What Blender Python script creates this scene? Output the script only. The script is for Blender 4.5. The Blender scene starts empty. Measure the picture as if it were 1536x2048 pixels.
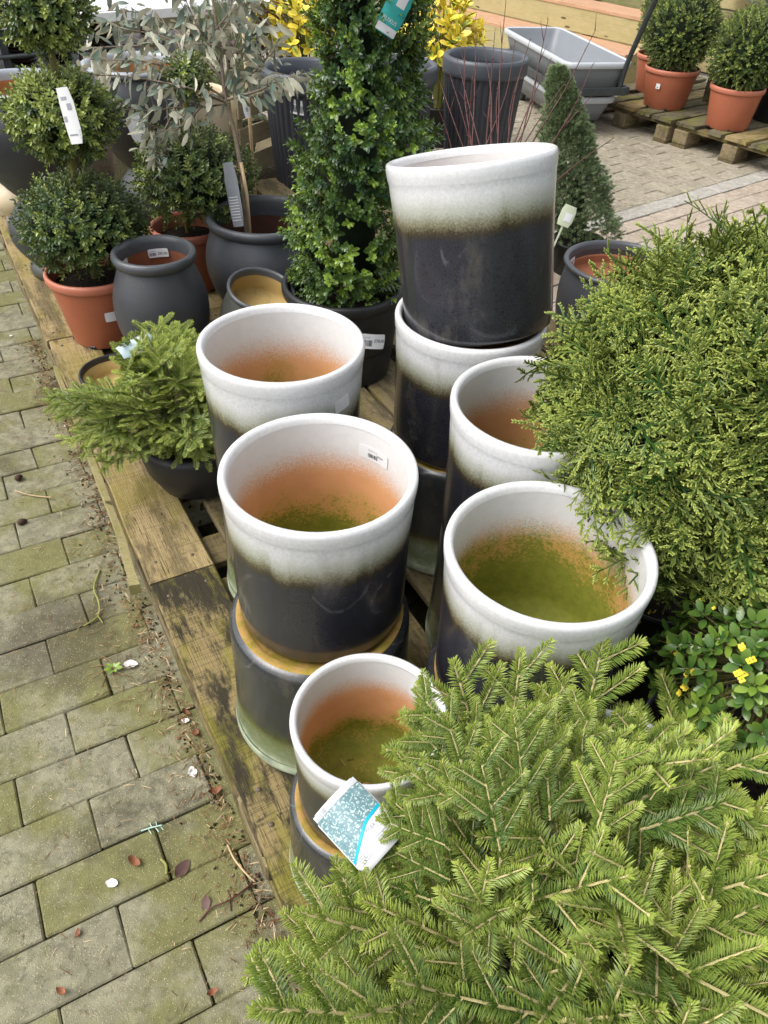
import bpy, math, random
import numpy as np
from mathutils import Matrix, Vector, Euler
R = math.radians
rnd = random.Random(7)
rng = np.random.default_rng(7)
sc = bpy.context.scene
COL = sc.collection

# ---------------------------------------------------------------- camera, sky, sun, exposure
PITCH, ROLL, CAM_H = R(41.02), R(-2.79), 1.367
cp, sp = math.cos(PITCH), math.sin(PITCH)
cr, sr = math.cos(ROLL), math.sin(ROLL)
_M = Matrix(((1, 0, 0), (0, -sp, cp), (0, -cp, -sp))) @ Matrix(((cr, -sr, 0), (sr, cr, 0), (0, 0, 1)))
cam_data = bpy.data.cameras.new('camera')
cam_data.sensor_fit = 'HORIZONTAL'; cam_data.sensor_width = 36.0; cam_data.lens = 36.0
cam_data.clip_start = 0.02; cam_data.clip_end = 400
cam = bpy.data.objects.new('camera', cam_data); COL.objects.link(cam)
_B = Matrix((_M.col[0], -_M.col[1], -_M.col[2])).transposed()
cam.matrix_world = Matrix.Translation((0, 0, CAM_H)) @ _B.to_4x4()
sc.camera = cam
CAM = Vector((0, 0, CAM_H))

SUN_EL, SUN_AZ = R(54), R(-108)         # azimuth measured from +Y towards +X (light comes from the left, a little behind the viewer)
world = bpy.data.worlds.new('World'); sc.world = world; world.use_nodes = True
wn = world.node_tree; wn.nodes.clear()
sky = wn.nodes.new('ShaderNodeTexSky'); sky.sky_type = 'NISHITA'; sky.sun_disc = False
sky.sun_elevation = SUN_EL; sky.sun_rotation = SUN_AZ
sky.air_density = 1.0; sky.dust_density = 4.0; sky.ozone_density = 1.0
hs = wn.nodes.new('ShaderNodeHueSaturation'); hs.inputs['Saturation'].default_value = 0.30
bg = wn.nodes.new('ShaderNodeBackground'); bg.inputs['Strength'].default_value = 0.15
wo = wn.nodes.new('ShaderNodeOutputWorld')
wn.links.new(sky.outputs[0], hs.inputs['Color']); wn.links.new(hs.outputs[0], bg.inputs[0]); wn.links.new(bg.outputs[0], wo.inputs[0])
sun_d = bpy.data.lights.new('sun', 'SUN'); sun_d.energy = 0.85; sun_d.angle = R(45); sun_d.color = (1.0, 0.985, 0.965)
sun = bpy.data.objects.new('sun', sun_d); COL.objects.link(sun)
sdir = Vector((math.sin(SUN_AZ) * math.cos(SUN_EL), math.cos(SUN_AZ) * math.cos(SUN_EL), math.sin(SUN_EL)))
sun.rotation_euler = sdir.to_track_quat('Z', 'Y').to_euler(); sun.location = sdir * 30
sc.view_settings.view_transform = 'Standard'; sc.view_settings.look = 'None'
sc.view_settings.exposure = 0.92; sc.view_settings.gamma = 1.0
sc.view_settings.use_curve_mapping = False

# the paving and the pallets run along two axes of the yard
YAW = R(30.2)
E1 = Vector((math.cos(YAW), math.sin(YAW), 0)); E2 = Vector((-math.sin(YAW), math.cos(YAW), 0))
def P(u, v, z=0.0): return E1 * u + E2 * v + Vector((0, 0, z))
DECK = 0.12
YAW2 = R(38.8)
D1 = Vector((math.cos(YAW2), math.sin(YAW2), 0)); D2 = Vector((-math.sin(YAW2), math.cos(YAW2), 0))
def Q(a, b, z=0.0): return D1 * a + D2 * b + Vector((0, 0, z))

# ---------------------------------------------------------------- helpers
def empty(name, loc=(0, 0, 0), rot=(0, 0, 0), scale=1.0, parent=None):
    o = bpy.data.objects.new(name, None); COL.objects.link(o)
    o.location = loc; o.rotation_euler = rot
    o.scale = (scale,) * 3 if isinstance(scale, (int, float)) else scale
    o.empty_display_size = 0.05
    if parent: o.parent = parent
    return o
def tag(o, label, cat, group=None):
    o['label'] = label; o['category'] = cat
    if group: o['group'] = group
    return o
def thing(name, label, cat, loc=(0, 0, 0), rot=(0, 0, 0), scale=1.0, group=None):
    return tag(empty(name, loc, rot, scale), label, cat, group)
def mesh_np(name, V, T, mats, midx=None, tint=None, smooth=False):
    V = np.asarray(V, np.float32).reshape(-1, 3); T = np.asarray(T, np.int32).reshape(-1, 3)
    me = bpy.data.meshes.new(name)
    me.vertices.add(len(V)); me.vertices.foreach_set('co', V.ravel())
    me.loops.add(T.size); me.loops.foreach_set('vertex_index', T.ravel())
    me.polygons.add(len(T)); me.polygons.foreach_set('loop_start', np.arange(0, T.size, 3, dtype=np.int32))
    for m in (mats if isinstance(mats, (list, tuple)) else [mats]): me.materials.append(m)
    if midx is not None: me.polygons.foreach_set('material_index', np.asarray(midx, np.int32))
    me.polygons.foreach_set('use_smooth', np.full(len(T), smooth))
    me.update(calc_edges=True)
    if tint is not None:
        a = me.attributes.new('tint', 'FLOAT', 'POINT'); a.data.foreach_set('value', np.asarray(tint, np.float32))
    return me
def mesh_py(name, V, F, mats, midx=None, smooth=False):
    me = bpy.data.meshes.new(name); me.from_pydata([tuple(v) for v in V], [], F)
    for m in (mats if isinstance(mats, (list, tuple)) else [mats]): me.materials.append(m)
    if midx is not None: me.polygons.foreach_set('material_index', midx)
    me.polygons.foreach_set('use_smooth', [smooth] * len(F))
    me.update(); return me
def add(name, me, parent=None, loc=(0, 0, 0), rot=(0, 0, 0), mat4=None, kind=None):
    o = bpy.data.objects.new(name, me); COL.objects.link(o)
    if parent: o.parent = parent
    if mat4 is not None: o.matrix_basis = mat4
    else: o.location = loc; o.rotation_euler = rot
    if kind: o['kind'] = kind
    return o
def box(sx, sy, sz, bev=0.0, jit=0.0, r=rnd, origin='c'):
    """bevelled box as (verts, faces); origin 'c' centre, 'b' bottom centre"""
    hx, hy, hz = sx / 2, sy / 2, sz / 2
    zo = hz if origin == 'b' else 0
    if bev <= 0:
        V = [(x * hx, y * hy, z * hz + zo) for x in (-1, 1) for y in (-1, 1) for z in (-1, 1)]
        F = [(0, 1, 3, 2), (4, 6, 7, 5), (0, 4, 5, 1), (2, 3, 7, 6), (0, 2, 6, 4), (1, 5, 7, 3)]
        return V, F
    b = min(bev, hx * .9, hy * .9, hz * .9)
    V = []; idx = {}
    for x in (-1, 1):
        for y in (-1, 1):
            for z in (-1, 1):
                jx, jy, jz = [r.uniform(-jit, jit) for _ in range(3)]
                for k in range(3):
                    c = [x * hx, y * hy, z * hz]
                    for q in range(3):
                        if q != k: c[q] -= (x, y, z)[q] * b
                    idx[(x, y, z, k)] = len(V); V.append((c[0] + jx, c[1] + jy, c[2] + jz + zo))
    F = []
    for k in range(3):
        a, c = [q for q in range(3) if q != k]
        for s in (-1, 1):
            q = []
            for sa, scc in ((-1, -1), (1, -1), (1, 1), (-1, 1)):
                t = [0, 0, 0]; t[k] = s; t[a] = sa; t[c] = scc; q.append(idx[(*t, k)])
            F.append(tuple(q))
            for sa in (-1, 1):
                pass
    for k in range(3):           # edge chamfers along axis k
        a, c = [q for q in range(3) if q != k]
        for sa in (-1, 1):
            for s2 in (-1, 1):
                t0 = [0, 0, 0]; t1 = [0, 0, 0]; t0[k] = -1; t1[k] = 1
                for t in (t0, t1): t[a] = sa; t[c] = s2
                F.append((idx[(*t0, a)], idx[(*t1, a)], idx[(*t1, c)], idx[(*t0, c)]))
    for x in (-1, 1):
        for y in (-1, 1):
            for z in (-1, 1): F.append((idx[(x, y, z, 0)], idx[(x, y, z, 1)], idx[(x, y, z, 2)]))
    return V, F
def fix_normals(me):
    import bmesh
    bm = bmesh.new(); bm.from_mesh(me); bmesh.ops.recalc_face_normals(bm, faces=bm.faces); bm.to_mesh(me); bm.free(); return me
def box_mesh(name, sx, sy, sz, m, bev=0.0, jit=0.0, origin='c', r=rnd):
    V, F = box(sx, sy, sz, bev, jit, r, origin)
    return fix_normals(mesh_py(name, V, F, m))
def lathe(name, prof, m, seg=72, wob=0.0, smooth=True, flutes=0, flute_d=0.0, zr=None):
    """prof: list of (r, z); rings joined; r==0 closes with a fan"""
    V = []; F = []; rings = []
    ph = rnd.uniform(0, 6)
    for (r, z) in prof:
        if r <= 1e-6: rings.append([len(V)]); V.append((0, 0, z)); continue
        ring = []
        for i in range(seg):
            a = 2 * math.pi * i / seg
            rr = r * (1 + wob * math.sin(2 * a + ph) + wob * .5 * math.sin(3 * a + ph * 2))
            if flutes and (zr is None or zr[0] <= z <= zr[1]): rr -= flute_d * (0.5 + 0.5 * math.cos(flutes * a)) ** 3
            ring.append(len(V)); V.append((rr * math.cos(a), rr * math.sin(a), z))
        rings.append(ring)
    for A, B in zip(rings[:-1], rings[1:]):
        if len(A) == 1 and len(B) == 1: continue
        for i in range(seg):
            j = (i + 1) % seg
            if len(A) == 1: F.append((A[0], B[j], B[i]))
            elif len(B) == 1: F.append((A[i], A[j], B[0]))
            else: F.append((A[i], A[j], B[j], B[i]))
    return mesh_py(name, V, F, m, smooth=smooth)
def tube_np(pts, rad, seg=6, tint=0.0):
    pts = [Vector(p) for p in pts]; n = len(pts)
    if isinstance(rad, (int, float)): rad = [rad] * n
    V = []; T = []
    for i, p in enumerate(pts):
        d = (pts[min(i + 1, n - 1)] - pts[max(i - 1, 0)]).normalized()
        a = d.cross(Vector((0.13, 0.31, 0.94)));
        if a.length < 1e-3: a = d.cross(Vector((1, 0, 0)))
        a.normalize(); b = d.cross(a)
        for k in range(seg):
            t = 2 * math.pi * k / seg
            V.append(p + (a * math.cos(t) + b * math.sin(t)) * rad[i])
    for i in range(n - 1):
        for k in range(seg):
            k2 = (k + 1) % seg
            a, b, c, d = i * seg + k, i * seg + k2, (i + 1) * seg + k2, (i + 1) * seg + k
            T += [(a, b, c), (a, c, d)]
    for e, base in ((0, 0), (1, (n - 1) * seg)):
        c = len(V); V.append(pts[0] if e == 0 else pts[-1])
        for k in range(seg):
            k2 = (k + 1) % seg
            T.append((c, base + k2, base + k) if e == 0 else (c, base + k, base + k2))
    return np.array([tuple(v) for v in V]), np.array(T), np.full(len(V), tint)
def cat(parts):
    """join [(V,T,tint,matidx)]"""
    Vs, Ts, ts, ms = [], [], [], []; n = 0
    for p in parts:
        V, T, t = p[:3]; mi = p[3] if len(p) > 3 else 0
        Vs.append(np.asarray(V)); Ts.append(np.asarray(T) + n); ts.append(np.broadcast_to(t, (len(V),)))
        ms.append(np.broadcast_to(mi, (len(T),))); n += len(V)
    return np.concatenate(Vs), np.concatenate(Ts), np.concatenate(ts), np.concatenate(ms)
def tube(name, pts, rad, m, parent=None, seg=8, smooth=True):
    V, T, t = tube_np(pts, rad, seg); return add(name, mesh_np(name, V, T, m, None, t, smooth), parent)
def curve_pts(ctrl, n=16):
    """Catmull-Rom through control points"""
    c = [Vector(p) for p in ctrl]; c = [c[0] * 2 - c[1]] + c + [c[-1] * 2 - c[-2]]
    out = []
    for i in range(1, len(c) - 2):
        k = max(2, n // (len(c) - 3))
        for j in range(k):
            t = j / k; a, b, d, e = c[i - 1], c[i], c[i + 1], c[i + 2]
            out.append(0.5 * ((2 * b) + (d - a) * t + (2 * a - 5 * b + 4 * d - e) * t * t + (3 * b - a - 3 * d + e) * t ** 3))
    out.append(c[-2]); return out
def xf(M, V):
    M = np.array(M); return np.asarray(V) @ M[:3, :3].T + M[:3, 3]
def frame(pos, x, up, scale=1.0):
    """4x4 with local X along x, local Z close to up"""
    x = Vector(x).normalized(); z = Vector(up) - x * Vector(up).dot(x)
    if z.length < 1e-4: z = Vector((0.3, 0.8, 0.1)) - x * Vector((0.3, 0.8, 0.1)).dot(x)
    z.normalize(); y = z.cross(x)
    M = Matrix((x, y, z)).transposed() * scale
    M = M.to_4x4(); M.translation = Vector(pos); return M
def scatter(parent, name, temps, items, mats, cap=300, stuff='foliage', smooth=False, cam_local=None, centre=None):
    """items: [(template index, Matrix)] in the parent's frame. The cap that show largest become parts that share meshes, the rest one part."""
    W = parent.matrix_basis
    def score(it):
        p = W @ it[1].translation; d = (p - CAM).length
        s = it[1].to_scale()[0] / d
        if centre is not None:
            c = W @ Vector(centre[it[2]] if len(it) > 2 else centre[0]); n = (p - c)
            if n.length > 1e-4: s *= 1.0 + 0.9 * n.normalized().dot((CAM - p).normalized())
        return -s
    items = sorted(items, key=score)
    meshes = {}
    for it in items[:cap]:
        k = it[0]
        if k not in meshes: V, T, t, m = temps[k]; meshes[k] = mesh_np(name, V, T, mats, m, t, smooth)
        add(name, meshes[k], parent, mat4=it[1])
    rest = items[cap:]
    if rest:
        V, T, t, m = cat([(xf(it[1], temps[it[0]][0]), temps[it[0]][1], temps[it[0]][2], temps[it[0]][3]) for it in rest])
        o = add(stuff, mesh_np(stuff, V, T, mats, m, t, smooth), parent, kind='stuff')
# ---------------------------------------------------------------- materials
class NT:
    def __init__(s, name):
        s.m = bpy.data.materials.new(name); s.m.use_nodes = True; s.t = s.m.node_tree; s.t.nodes.clear()
        s.out = s.t.nodes.new('ShaderNodeOutputMaterial'); s.b = s.t.nodes.new('ShaderNodeBsdfPrincipled')
        s.t.links.new(s.b.outputs[0], s.out.inputs[0])
    def put(s, sock, v):
        if v is None: return
        if hasattr(v, 'is_linked'): s.t.links.new(v, sock)
        elif isinstance(v, (tuple, list)) and sock.type == 'RGBA': sock.default_value = (*v[:3], 1)
        else: sock.default_value = v
    def node(s, typ, out=0, props=None, **ins):
        n = s.t.nodes.new(typ)
        for k, v in (props or {}).items(): setattr(n, k, v)
        for k, v in ins.items(): s.put(n.inputs[k.replace('_', ' ')] if not k.startswith('i') or not k[1:].isdigit() else n.inputs[int(k[1:])], v)
        return n.outputs[out]
    def coord(s, which='Object'): return s.node('ShaderNodeTexCoord', which)
    def pos(s): return s.node('ShaderNodeNewGeometry', 'Position')
    def sep(s, v, ax): return s.node('ShaderNodeSeparateXYZ', ax, None, i0=v)
    def map(s, v, scale=(1, 1, 1), loc=(0, 0, 0)): return s.node('ShaderNodeMapping', 0, None, Vector=v, Scale=scale, Location=loc)
    def noise(s, v, scale, detail=4, rough=.55, dist=0.0, out=0): return s.node('ShaderNodeTexNoise', out, None, Vector=v, Scale=scale, Detail=detail, Roughness=rough, Distortion=dist)
    def voro(s, v, scale, feat='F1', out=0, rnd=1.0): return s.node('ShaderNodeTexVoronoi', out, dict(feature=feat), Vector=v, Scale=scale, Randomness=rnd)
    def math(s, op, a, b=None, c=None, clamp=False):
        n = s.t.nodes.new('ShaderNodeMath'); n.operation = op; n.use_clamp = clamp
        for i, v in enumerate((a, b, c)):
            if v is not None: s.put(n.inputs[i], v)
        return n.outputs[0]
    def vmath(s, op, a, b=None):
        n = s.t.nodes.new('ShaderNodeVectorMath'); n.operation = op
        s.put(n.inputs[0], a)
        if b is not None: s.put(n.inputs[1], b)
        return n.outputs[0]
    def ramp(s, f, stops, interp='LINEAR'):
        n = s.t.nodes.new('ShaderNodeValToRGB'); n.color_ramp.interpolation = interp
        e = n.color_ramp.elements
        while len(e) < len(stops): e.new(0.5)
        for i, (p, c) in enumerate(stops):
            e[i].position = p; e[i].color = (*c, 1) if isinstance(c, (tuple, list)) else (c, c, c, 1)
        s.put(n.inputs[0], f); return n.outputs[0]
    def step(s, f, a, b):
        n = s.t.nodes.new('ShaderNodeMapRange'); n.interpolation_type = 'SMOOTHSTEP'
        s.put(n.inputs[0], f); n.inputs[1].default_value = a; n.inputs[2].default_value = b; return n.outputs[0]
    def mix(s, f, a, b, bt='MIX'):
        n = s.t.nodes.new('ShaderNodeMix'); n.data_type = 'RGBA'; n.blend_type = bt
        s.put(n.inputs[0], f); s.put(n.inputs[6], a); s.put(n.inputs[7], b); return n.outputs[2]
    def rand(s): return s.node('ShaderNodeObjectInfo', 'Random')
    def attr(s, name, typ='GEOMETRY'):
        n = s.t.nodes.new('ShaderNodeAttribute'); n.attribute_name = name; n.attribute_type = typ; return n.outputs['Fac']
    def bump(s, h, strength=.3, dist=.01): s.put(s.b.inputs['Normal'], s.node('ShaderNodeBump', 0, None, Height=h, Strength=strength, Distance=dist))
    def fin(s, col=None, rough=None, spec=None, metal=None, coat=None, coat_r=None):
        s.put(s.b.inputs['Base Color'], col); s.put(s.b.inputs['Roughness'], rough)
        s.put(s.b.inputs['Specular IOR Level'], spec); s.put(s.b.inputs['Metallic'], metal)
        s.put(s.b.inputs['Coat Weight'], coat); s.put(s.b.inputs['Coat Roughness'], coat_r)
        return s.m
    def rvec(s, v):
        r = s.rand(); k = s.node('ShaderNodeCombineXYZ', 0, None, X=s.math('MULTIPLY', r, 17.3), Y=s.math('MULTIPLY', r, 41.7), Z=s.math('MULTIPLY', r, 7.9))
        return s.vmath('ADD', v, k)

def plain(name, col, rough=.6, spec=.4, var=.12, scale=40, bump=0.0, metal=0.0, coat=0.0):
    n = NT(name); v = n.rvec(n.coord())
    f = n.noise(v, scale, 5)
    d = tuple(c * (1 - var) for c in col); l = tuple(min(1, c * (1 + var)) for c in col)
    if bump: n.bump(n.noise(v, scale * 3, 4), bump, .004)
    return n.fin(n.ramp(f, [(.3, d), (.7, l)]), rough, spec, metal, coat)

POT_H = 0.30
def glaze(name, moss=0.0):
    n = NT(name); o = n.coord(); v = n.rvec(o)
    z = n.math('DIVIDE', n.sep(o, 2), POT_H)
    low = n.noise(n.map(v, (1, 1, .25)), 9, 3); fine = n.noise(v, 260, 3, .7); drip = n.noise(n.map(v, (1, 1, .06)), 26, 2)
    t = n.math('ADD', z, n.math('MULTIPLY', n.math('SUBTRACT', low, .5), .11))
    t = n.math('ADD', t, n.math('MULTIPLY', n.math('SUBTRACT', fine, .5), .10))
    t = n.math('SUBTRACT', t, n.math('MULTIPLY', n.step(drip, .60, .72), .022))
    t = n.math('ADD', t, n.math('MULTIPLY', n.math('SUBTRACT', n.rand(), .5), .07))
    runs = n.noise(n.map(v, (1, 1, .10)), 11, 2); t = n.math('ADD', t, n.math('MULTIPLY', n.step(runs, .58, .70), n.math('MULTIPLY', n.attr('runs', 'OBJECT'), .24)))
    t = n.math('SUBTRACT', t, .045)
    white = n.mix(n.step(n.noise(v, 190, 4, .75), .35, .65), (.585, .59, .59), (.70, .70, .695))
    crack = n.voro(n.map(v, (1, 1, 1)), 170, 'DISTANCE_TO_EDGE')
    ck = n.step(crack, .0, .09)
    mot = n.noise(v, 14, 5, .6)
    dark = n.mix(mot, (.015, .0155, .020), (.042, .043, .055))
    dark = n.mix(n.math('MULTIPLY', n.math('SUBTRACT', 1.0, ck), .55), dark, (.004, .004, .005))
    band = n.ramp(t, [(.55, (.02, .016, .012)), (.60, (.055, .042, .022)), (.645, (.20, .19, .12)), (.70, (.42, .43, .36)), (.80, (.66, .66, .64))])
    c = n.mix(n.step(t, .545, .60), dark, band)
    c = n.mix(n.step(t, .72, .82), c, white)
    # pale mineral runs and rings
    run = n.math('MULTIPLY', n.step(n.noise(n.map(v, (1, 1, .12)), 17, 3), .63, .70), .16)
    c = n.mix(n.math('MULTIPLY', run, n.step(t, .60, .45)), c, (.35, .34, .34))
    ring = n.math('ABSOLUTE', n.math('SUBTRACT', n.noise(n.map(v, (1, 1, .7)), 6.5, 1, .4), .56))
    lines = n.math('MULTIPLY', n.step(ring, .012, .002), n.step(n.noise(v, 45, 3, .7), .38, .60))
    c = n.mix(n.math('MULTIPLY', n.math('MULTIPLY', lines, n.step(t, .56, .50)), .13), c, (.42, .41, .40))
    c = n.mix(n.math('MULTIPLY', n.step(n.noise(n.map(v, (1, 1, .5)), 13, 6, .7), .54, .70), .22), c, (.20, .18, .13))
    if moss:
        g = n.noise(v, 30, 5, .65)
        up = n.math('ADD', z, n.math('MULTIPLY', n.math('SUBTRACT', g, .5), .35))
        c = n.mix(n.math('MULTIPLY', n.step(up, .52, .86), moss * .9), c, n.mix(n.step(up, .78, .98), (.10, .14, .02), (.36, .42, .28)))
        c = n.mix(.12, c, (.075, .085, .045))
    n.bump(n.math('ADD', n.math('MULTIPLY', ck, .35), n.math('MULTIPLY', n.noise(v, 35, 3), .6)), .12, .003)
    return n.fin(c, n.mix(t, (.23,) * 3, (.28,) * 3), .55, None, .35, .12)
def glaze_in(name):
    n = NT(name); o = n.coord(); v = n.rvec(o)
    z = n.math('DIVIDE', n.sep(o, 2), POT_H)
    mossy = n.attr('moss', 'OBJECT')
    fine = n.noise(v, 330, 2, .8); mid = n.noise(v, 22, 4); low = n.noise(v, 7, 2)
    t = n.math('ADD', z, n.math('MULTIPLY', n.math('SUBTRACT', fine, .5), .30))
    t = n.math('ADD', t, n.math('MULTIPLY', n.math('SUBTRACT', low, .5), .10))
    terra = n.mix(mid, (.54, .25, .105), (.68, .36, .17))
    white = n.mix(n.noise(v, 70, 4), (.60, .59, .575), (.70, .69, .675))
    k = n.math('ADD', n.math('MULTIPLY', n.math('SUBTRACT', .62, z), 1.9), n.math('MULTIPLY', n.math('SUBTRACT', n.noise(v, 12, 5, .65), .5), 1.5))
    k = n.math('ADD', k, n.math('MULTIPLY', n.math('SUBTRACT', mossy, .5), 1.5))
    grain = n.noise(v, 190, 3, .75)
    k2 = n.math('ADD', k, n.math('MULTIPLY', n.math('SUBTRACT', grain, .5), 1.6))
    ochre = n.mix(n.step(k, .1, .8), terra, (.46, .29, .065))
    c = n.mix(n.step(k2, .45, .85), ochre, n.mix(n.noise(v, 60, 4, .7), (.09, .115, .008), (.29, .29, .035)))
    c = n.mix(n.step(t, .60, .82), c, white)
    n.bump(n.math('ADD', fine, grain), .15, .002)
    return n.fin(c, n.mix(n.step(z, .6, .8), (.75,) * 3, (.38,) * 3), .4)
def bare_clay(name):
    n = NT(name); v = n.rvec(n.coord()); k = n.noise(v, 38, 6, .7)
    c = n.mix(n.noise(v, 15, 3), (.46, .25, .08), (.54, .36, .12))
    c = n.mix(n.math('MULTIPLY', n.step(k, .42, .60), .85), c, (.30, .245, .03))
    n.bump(k, .4, .004); return n.fin(c, .85, .2)
def stoneware(name, col=(.045, .047, .052), sheen=.38, moss=0.0, var=.35):
    n = NT(name); v = n.rvec(n.coord())
    big = n.noise(v, 5, 4); gr = n.noise(v, 120, 4, .7)
    c = n.mix(big, tuple(x * (1 - var) for x in col), tuple(x * (1 + var) for x in col))
    c = n.mix(n.step(gr, .62, .75), c, tuple(x * 1.5 + .012 for x in col))
    if moss: c = n.mix(n.math('MULTIPLY', n.step(n.noise(v, 9, 5, .65), .48, .65), moss), c, (.07, .075, .03))
    n.bump(n.math('ADD', gr, n.math('MULTIPLY', big, 2)), .22, .003)
    return n.fin(c, n.ramp(n.noise(v, 25, 4), [(.3, sheen), (.7, sheen + .16)]), .55)
def clay_in(name, a, b, moss=.4):
    n = NT(name); v = n.rvec(n.coord()); k = n.noise(v, 14, 5, .65)
    c = n.mix(n.noise(v, 30, 4), a, b)
    c = n.mix(n.math('MULTIPLY', n.step(k, .5, .66), moss), c, (.16, .15, .02))
    n.bump(n.noise(v, 80, 4), .2, .003); return n.fin(c, .8, .25)
def wood(name, a, b, moss=.5, dark=.4, rough=.8, mosscol=(.19, .17, .02), grain=1.0, knots=True, stain=.47):
    """boards run along local X"""
    n = NT(name); o = n.coord(); v = n.rvec(o)
    ring = n.noise(n.map(v, (1.6, 26, 26)), 3.2, 5, .6, .6)
    fib = n.noise(n.map(v, (3, 140, 140)), 4, 4, .7)
    saw = n.noise(n.map(v, (90, 3, 3)), 3, 3)
    c = n.mix(ring, a, b)
    c = n.mix(n.math('MULTIPLY', n.step(fib, .50, .66), .7 * grain), c, tuple(x * .42 for x in a))
    if knots:
        kd = n.voro(n.map(v, (2.2, 8, 8)), 1.6)
        c = n.mix(n.math('MULTIPLY', n.step(kd, .14, .08), .8), c, (.035, .02, .01))
    st = n.noise(n.map(v, (2.6, 8, 8)), 1.9, 9, .74)
    c = n.mix(n.math('MULTIPLY', n.step(st, stain, stain + .11), dark), c, (.022, .019, .012))
    sp2 = n.noise(v, 60, 4, .7)
    c = n.mix(n.math('MULTIPLY', n.step(n.math('ADD', sp2, n.math('MULTIPLY', n.math('SUBTRACT', saw, .5), .35)), .60, .7), dark * .8), c, (.03, .026, .012))
    ms = n.noise(n.map(n.vmath('ADD', v, (9, 3, 1)), (3, 8, 8)), 1.6, 7, .7)
    c = n.mix(n.math('MULTIPLY', n.step(ms, .46, .62), moss), c, mosscol)
    c = n.mix(n.math('MULTIPLY', n.step(n.math('ADD', saw, n.math('MULTIPLY', fib, .3)), .66, .76), .45 * dark), c, (.04, .034, .016))
    ck = n.math('ABSOLUTE', n.math('SUBTRACT', n.noise(n.map(v, (1.3, 34, 34)), 1.6, 3, .5, .3), .47))
    ckm = n.math('MULTIPLY', n.step(ck, .010, .003), n.step(n.noise(n.map(v, (3, 6, 6)), 1.5, 2), .45, .6))
    c = n.mix(n.math('MULTIPLY', ckm, .85 * min(1, dark * 2)), c, (.015, .012, .008))
    n.bump(n.math('ADD', n.math('MULTIPLY', fib, 1.2), n.math('ADD', ring, n.math('MULTIPLY', saw, .4))), .55 * grain, .004)
    return n.fin(c, rough, .25)
def paver(name, a, b, moss=.5, dirt=.5, mosscol=(.125, .125, .03)):
    n = NT(name); p = n.pos(); v = n.rvec(n.coord()); r = n.rand()
    agg = n.noise(p, 230, 4, .75); mid = n.noise(p, 34, 5, .65); big = n.noise(p, 3.1, 5, .6)
    c = n.mix(r, a, b)
    c = n.mix(n.math('MULTIPLY', n.step(mid, .38, .68), .6), c, tuple(min(1, x * 1.4) for x in b))
    c = n.mix(n.math('MULTIPLY', n.step(n.noise(p, 75, 5, .7), .5, .66), .55), c, tuple(x * .45 for x in a))
    c = n.mix(n.math('MULTIPLY', n.step(n.math('ADD', n.noise(n.vmath('ADD', p, (4, 2, 0)), 5.5, 6, .68), n.math('MULTIPLY', n.math('SUBTRACT', r, .5), .22)), .40, .62), moss), c, n.mix(mid, tuple(x * .6 for x in mosscol), tuple(x * 1.35 for x in mosscol)))
    d = n.noise(n.vmath('ADD', p, (1.3, 7, 0)), 3.6, 6, .66)
    c = n.mix(n.math('MULTIPLY', n.step(d, .54, .66), dirt), c, n.mix(mid, (.035, .028, .018), (.07, .058, .035)))
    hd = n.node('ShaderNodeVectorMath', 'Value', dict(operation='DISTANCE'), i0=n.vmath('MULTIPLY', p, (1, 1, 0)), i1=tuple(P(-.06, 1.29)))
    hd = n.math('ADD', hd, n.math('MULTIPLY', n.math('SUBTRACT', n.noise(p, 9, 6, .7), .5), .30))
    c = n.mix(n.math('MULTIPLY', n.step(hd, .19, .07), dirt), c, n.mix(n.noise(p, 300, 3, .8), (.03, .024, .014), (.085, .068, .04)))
    grit = n.voro(p, 330, 'F1'); gcol = n.voro(p, 330, 'F1', 1)
    sel = n.step(n.sep(gcol, 0), .74, .80)
    c = n.mix(n.math('MULTIPLY', n.math('MULTIPLY', n.step(grit, .36, .22), sel), .85), c, (.46, .40, .25))
    n.bump(n.math('ADD', n.math('MULTIPLY', agg, .8), n.math('ADD', mid, n.math('MULTIPLY', n.step(grit, .5, .1), .4))), .5, .004)
    return n.fin(c, .82, .3)
def leafmat(name, dark, light, rough=.38, spec=.5, trans=.12, back=None, var=.25):
    n = NT(name); t = n.attr('tint'); r = n.rand()
    w = n.noise(n.pos(), 60, 2)
    f = n.math('ADD', t, n.math('MULTIPLY', n.math('SUBTRACT', r, .5), var), clamp=True)
    c = n.mix(f, dark, light)
    c = n.mix(n.math('MULTIPLY', n.math('SUBTRACT', w, .4), .5, clamp=True), c, tuple(x * .55 for x in dark))
    if back: c = n.mix(n.node('ShaderNodeNewGeometry', 'Backfacing'), c, back)
    n.fin(c, rough, spec)
    tr = n.t.nodes.new('ShaderNodeBsdfTranslucent'); n.put(tr.inputs[0], n.mix(.5, c, light))
    mx = n.t.nodes.new('ShaderNodeMixShader'); mx.inputs[0].default_value = trans
    n.t.links.new(n.b.outputs[0], mx.inputs[1]); n.t.links.new(tr.outputs[0], mx.inputs[2]); n.t.links.new(mx.outputs[0], n.out.inputs[0])
    return n.m
def soilmat(name, a=(.012, .009, .006), b=(.05, .035, .022)):
    n = NT(name); p = n.pos(); k = n.noise(p, 130, 6, .75); g = n.voro(p, 90)
    c = n.mix(k, a, b); c = n.mix(n.step(n.noise(p, 210, 2), .66, .72), c, (.16, .12, .08))
    n.bump(n.math('ADD', k, g), 1.0, .02); return n.fin(c, .95, .15)
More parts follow.
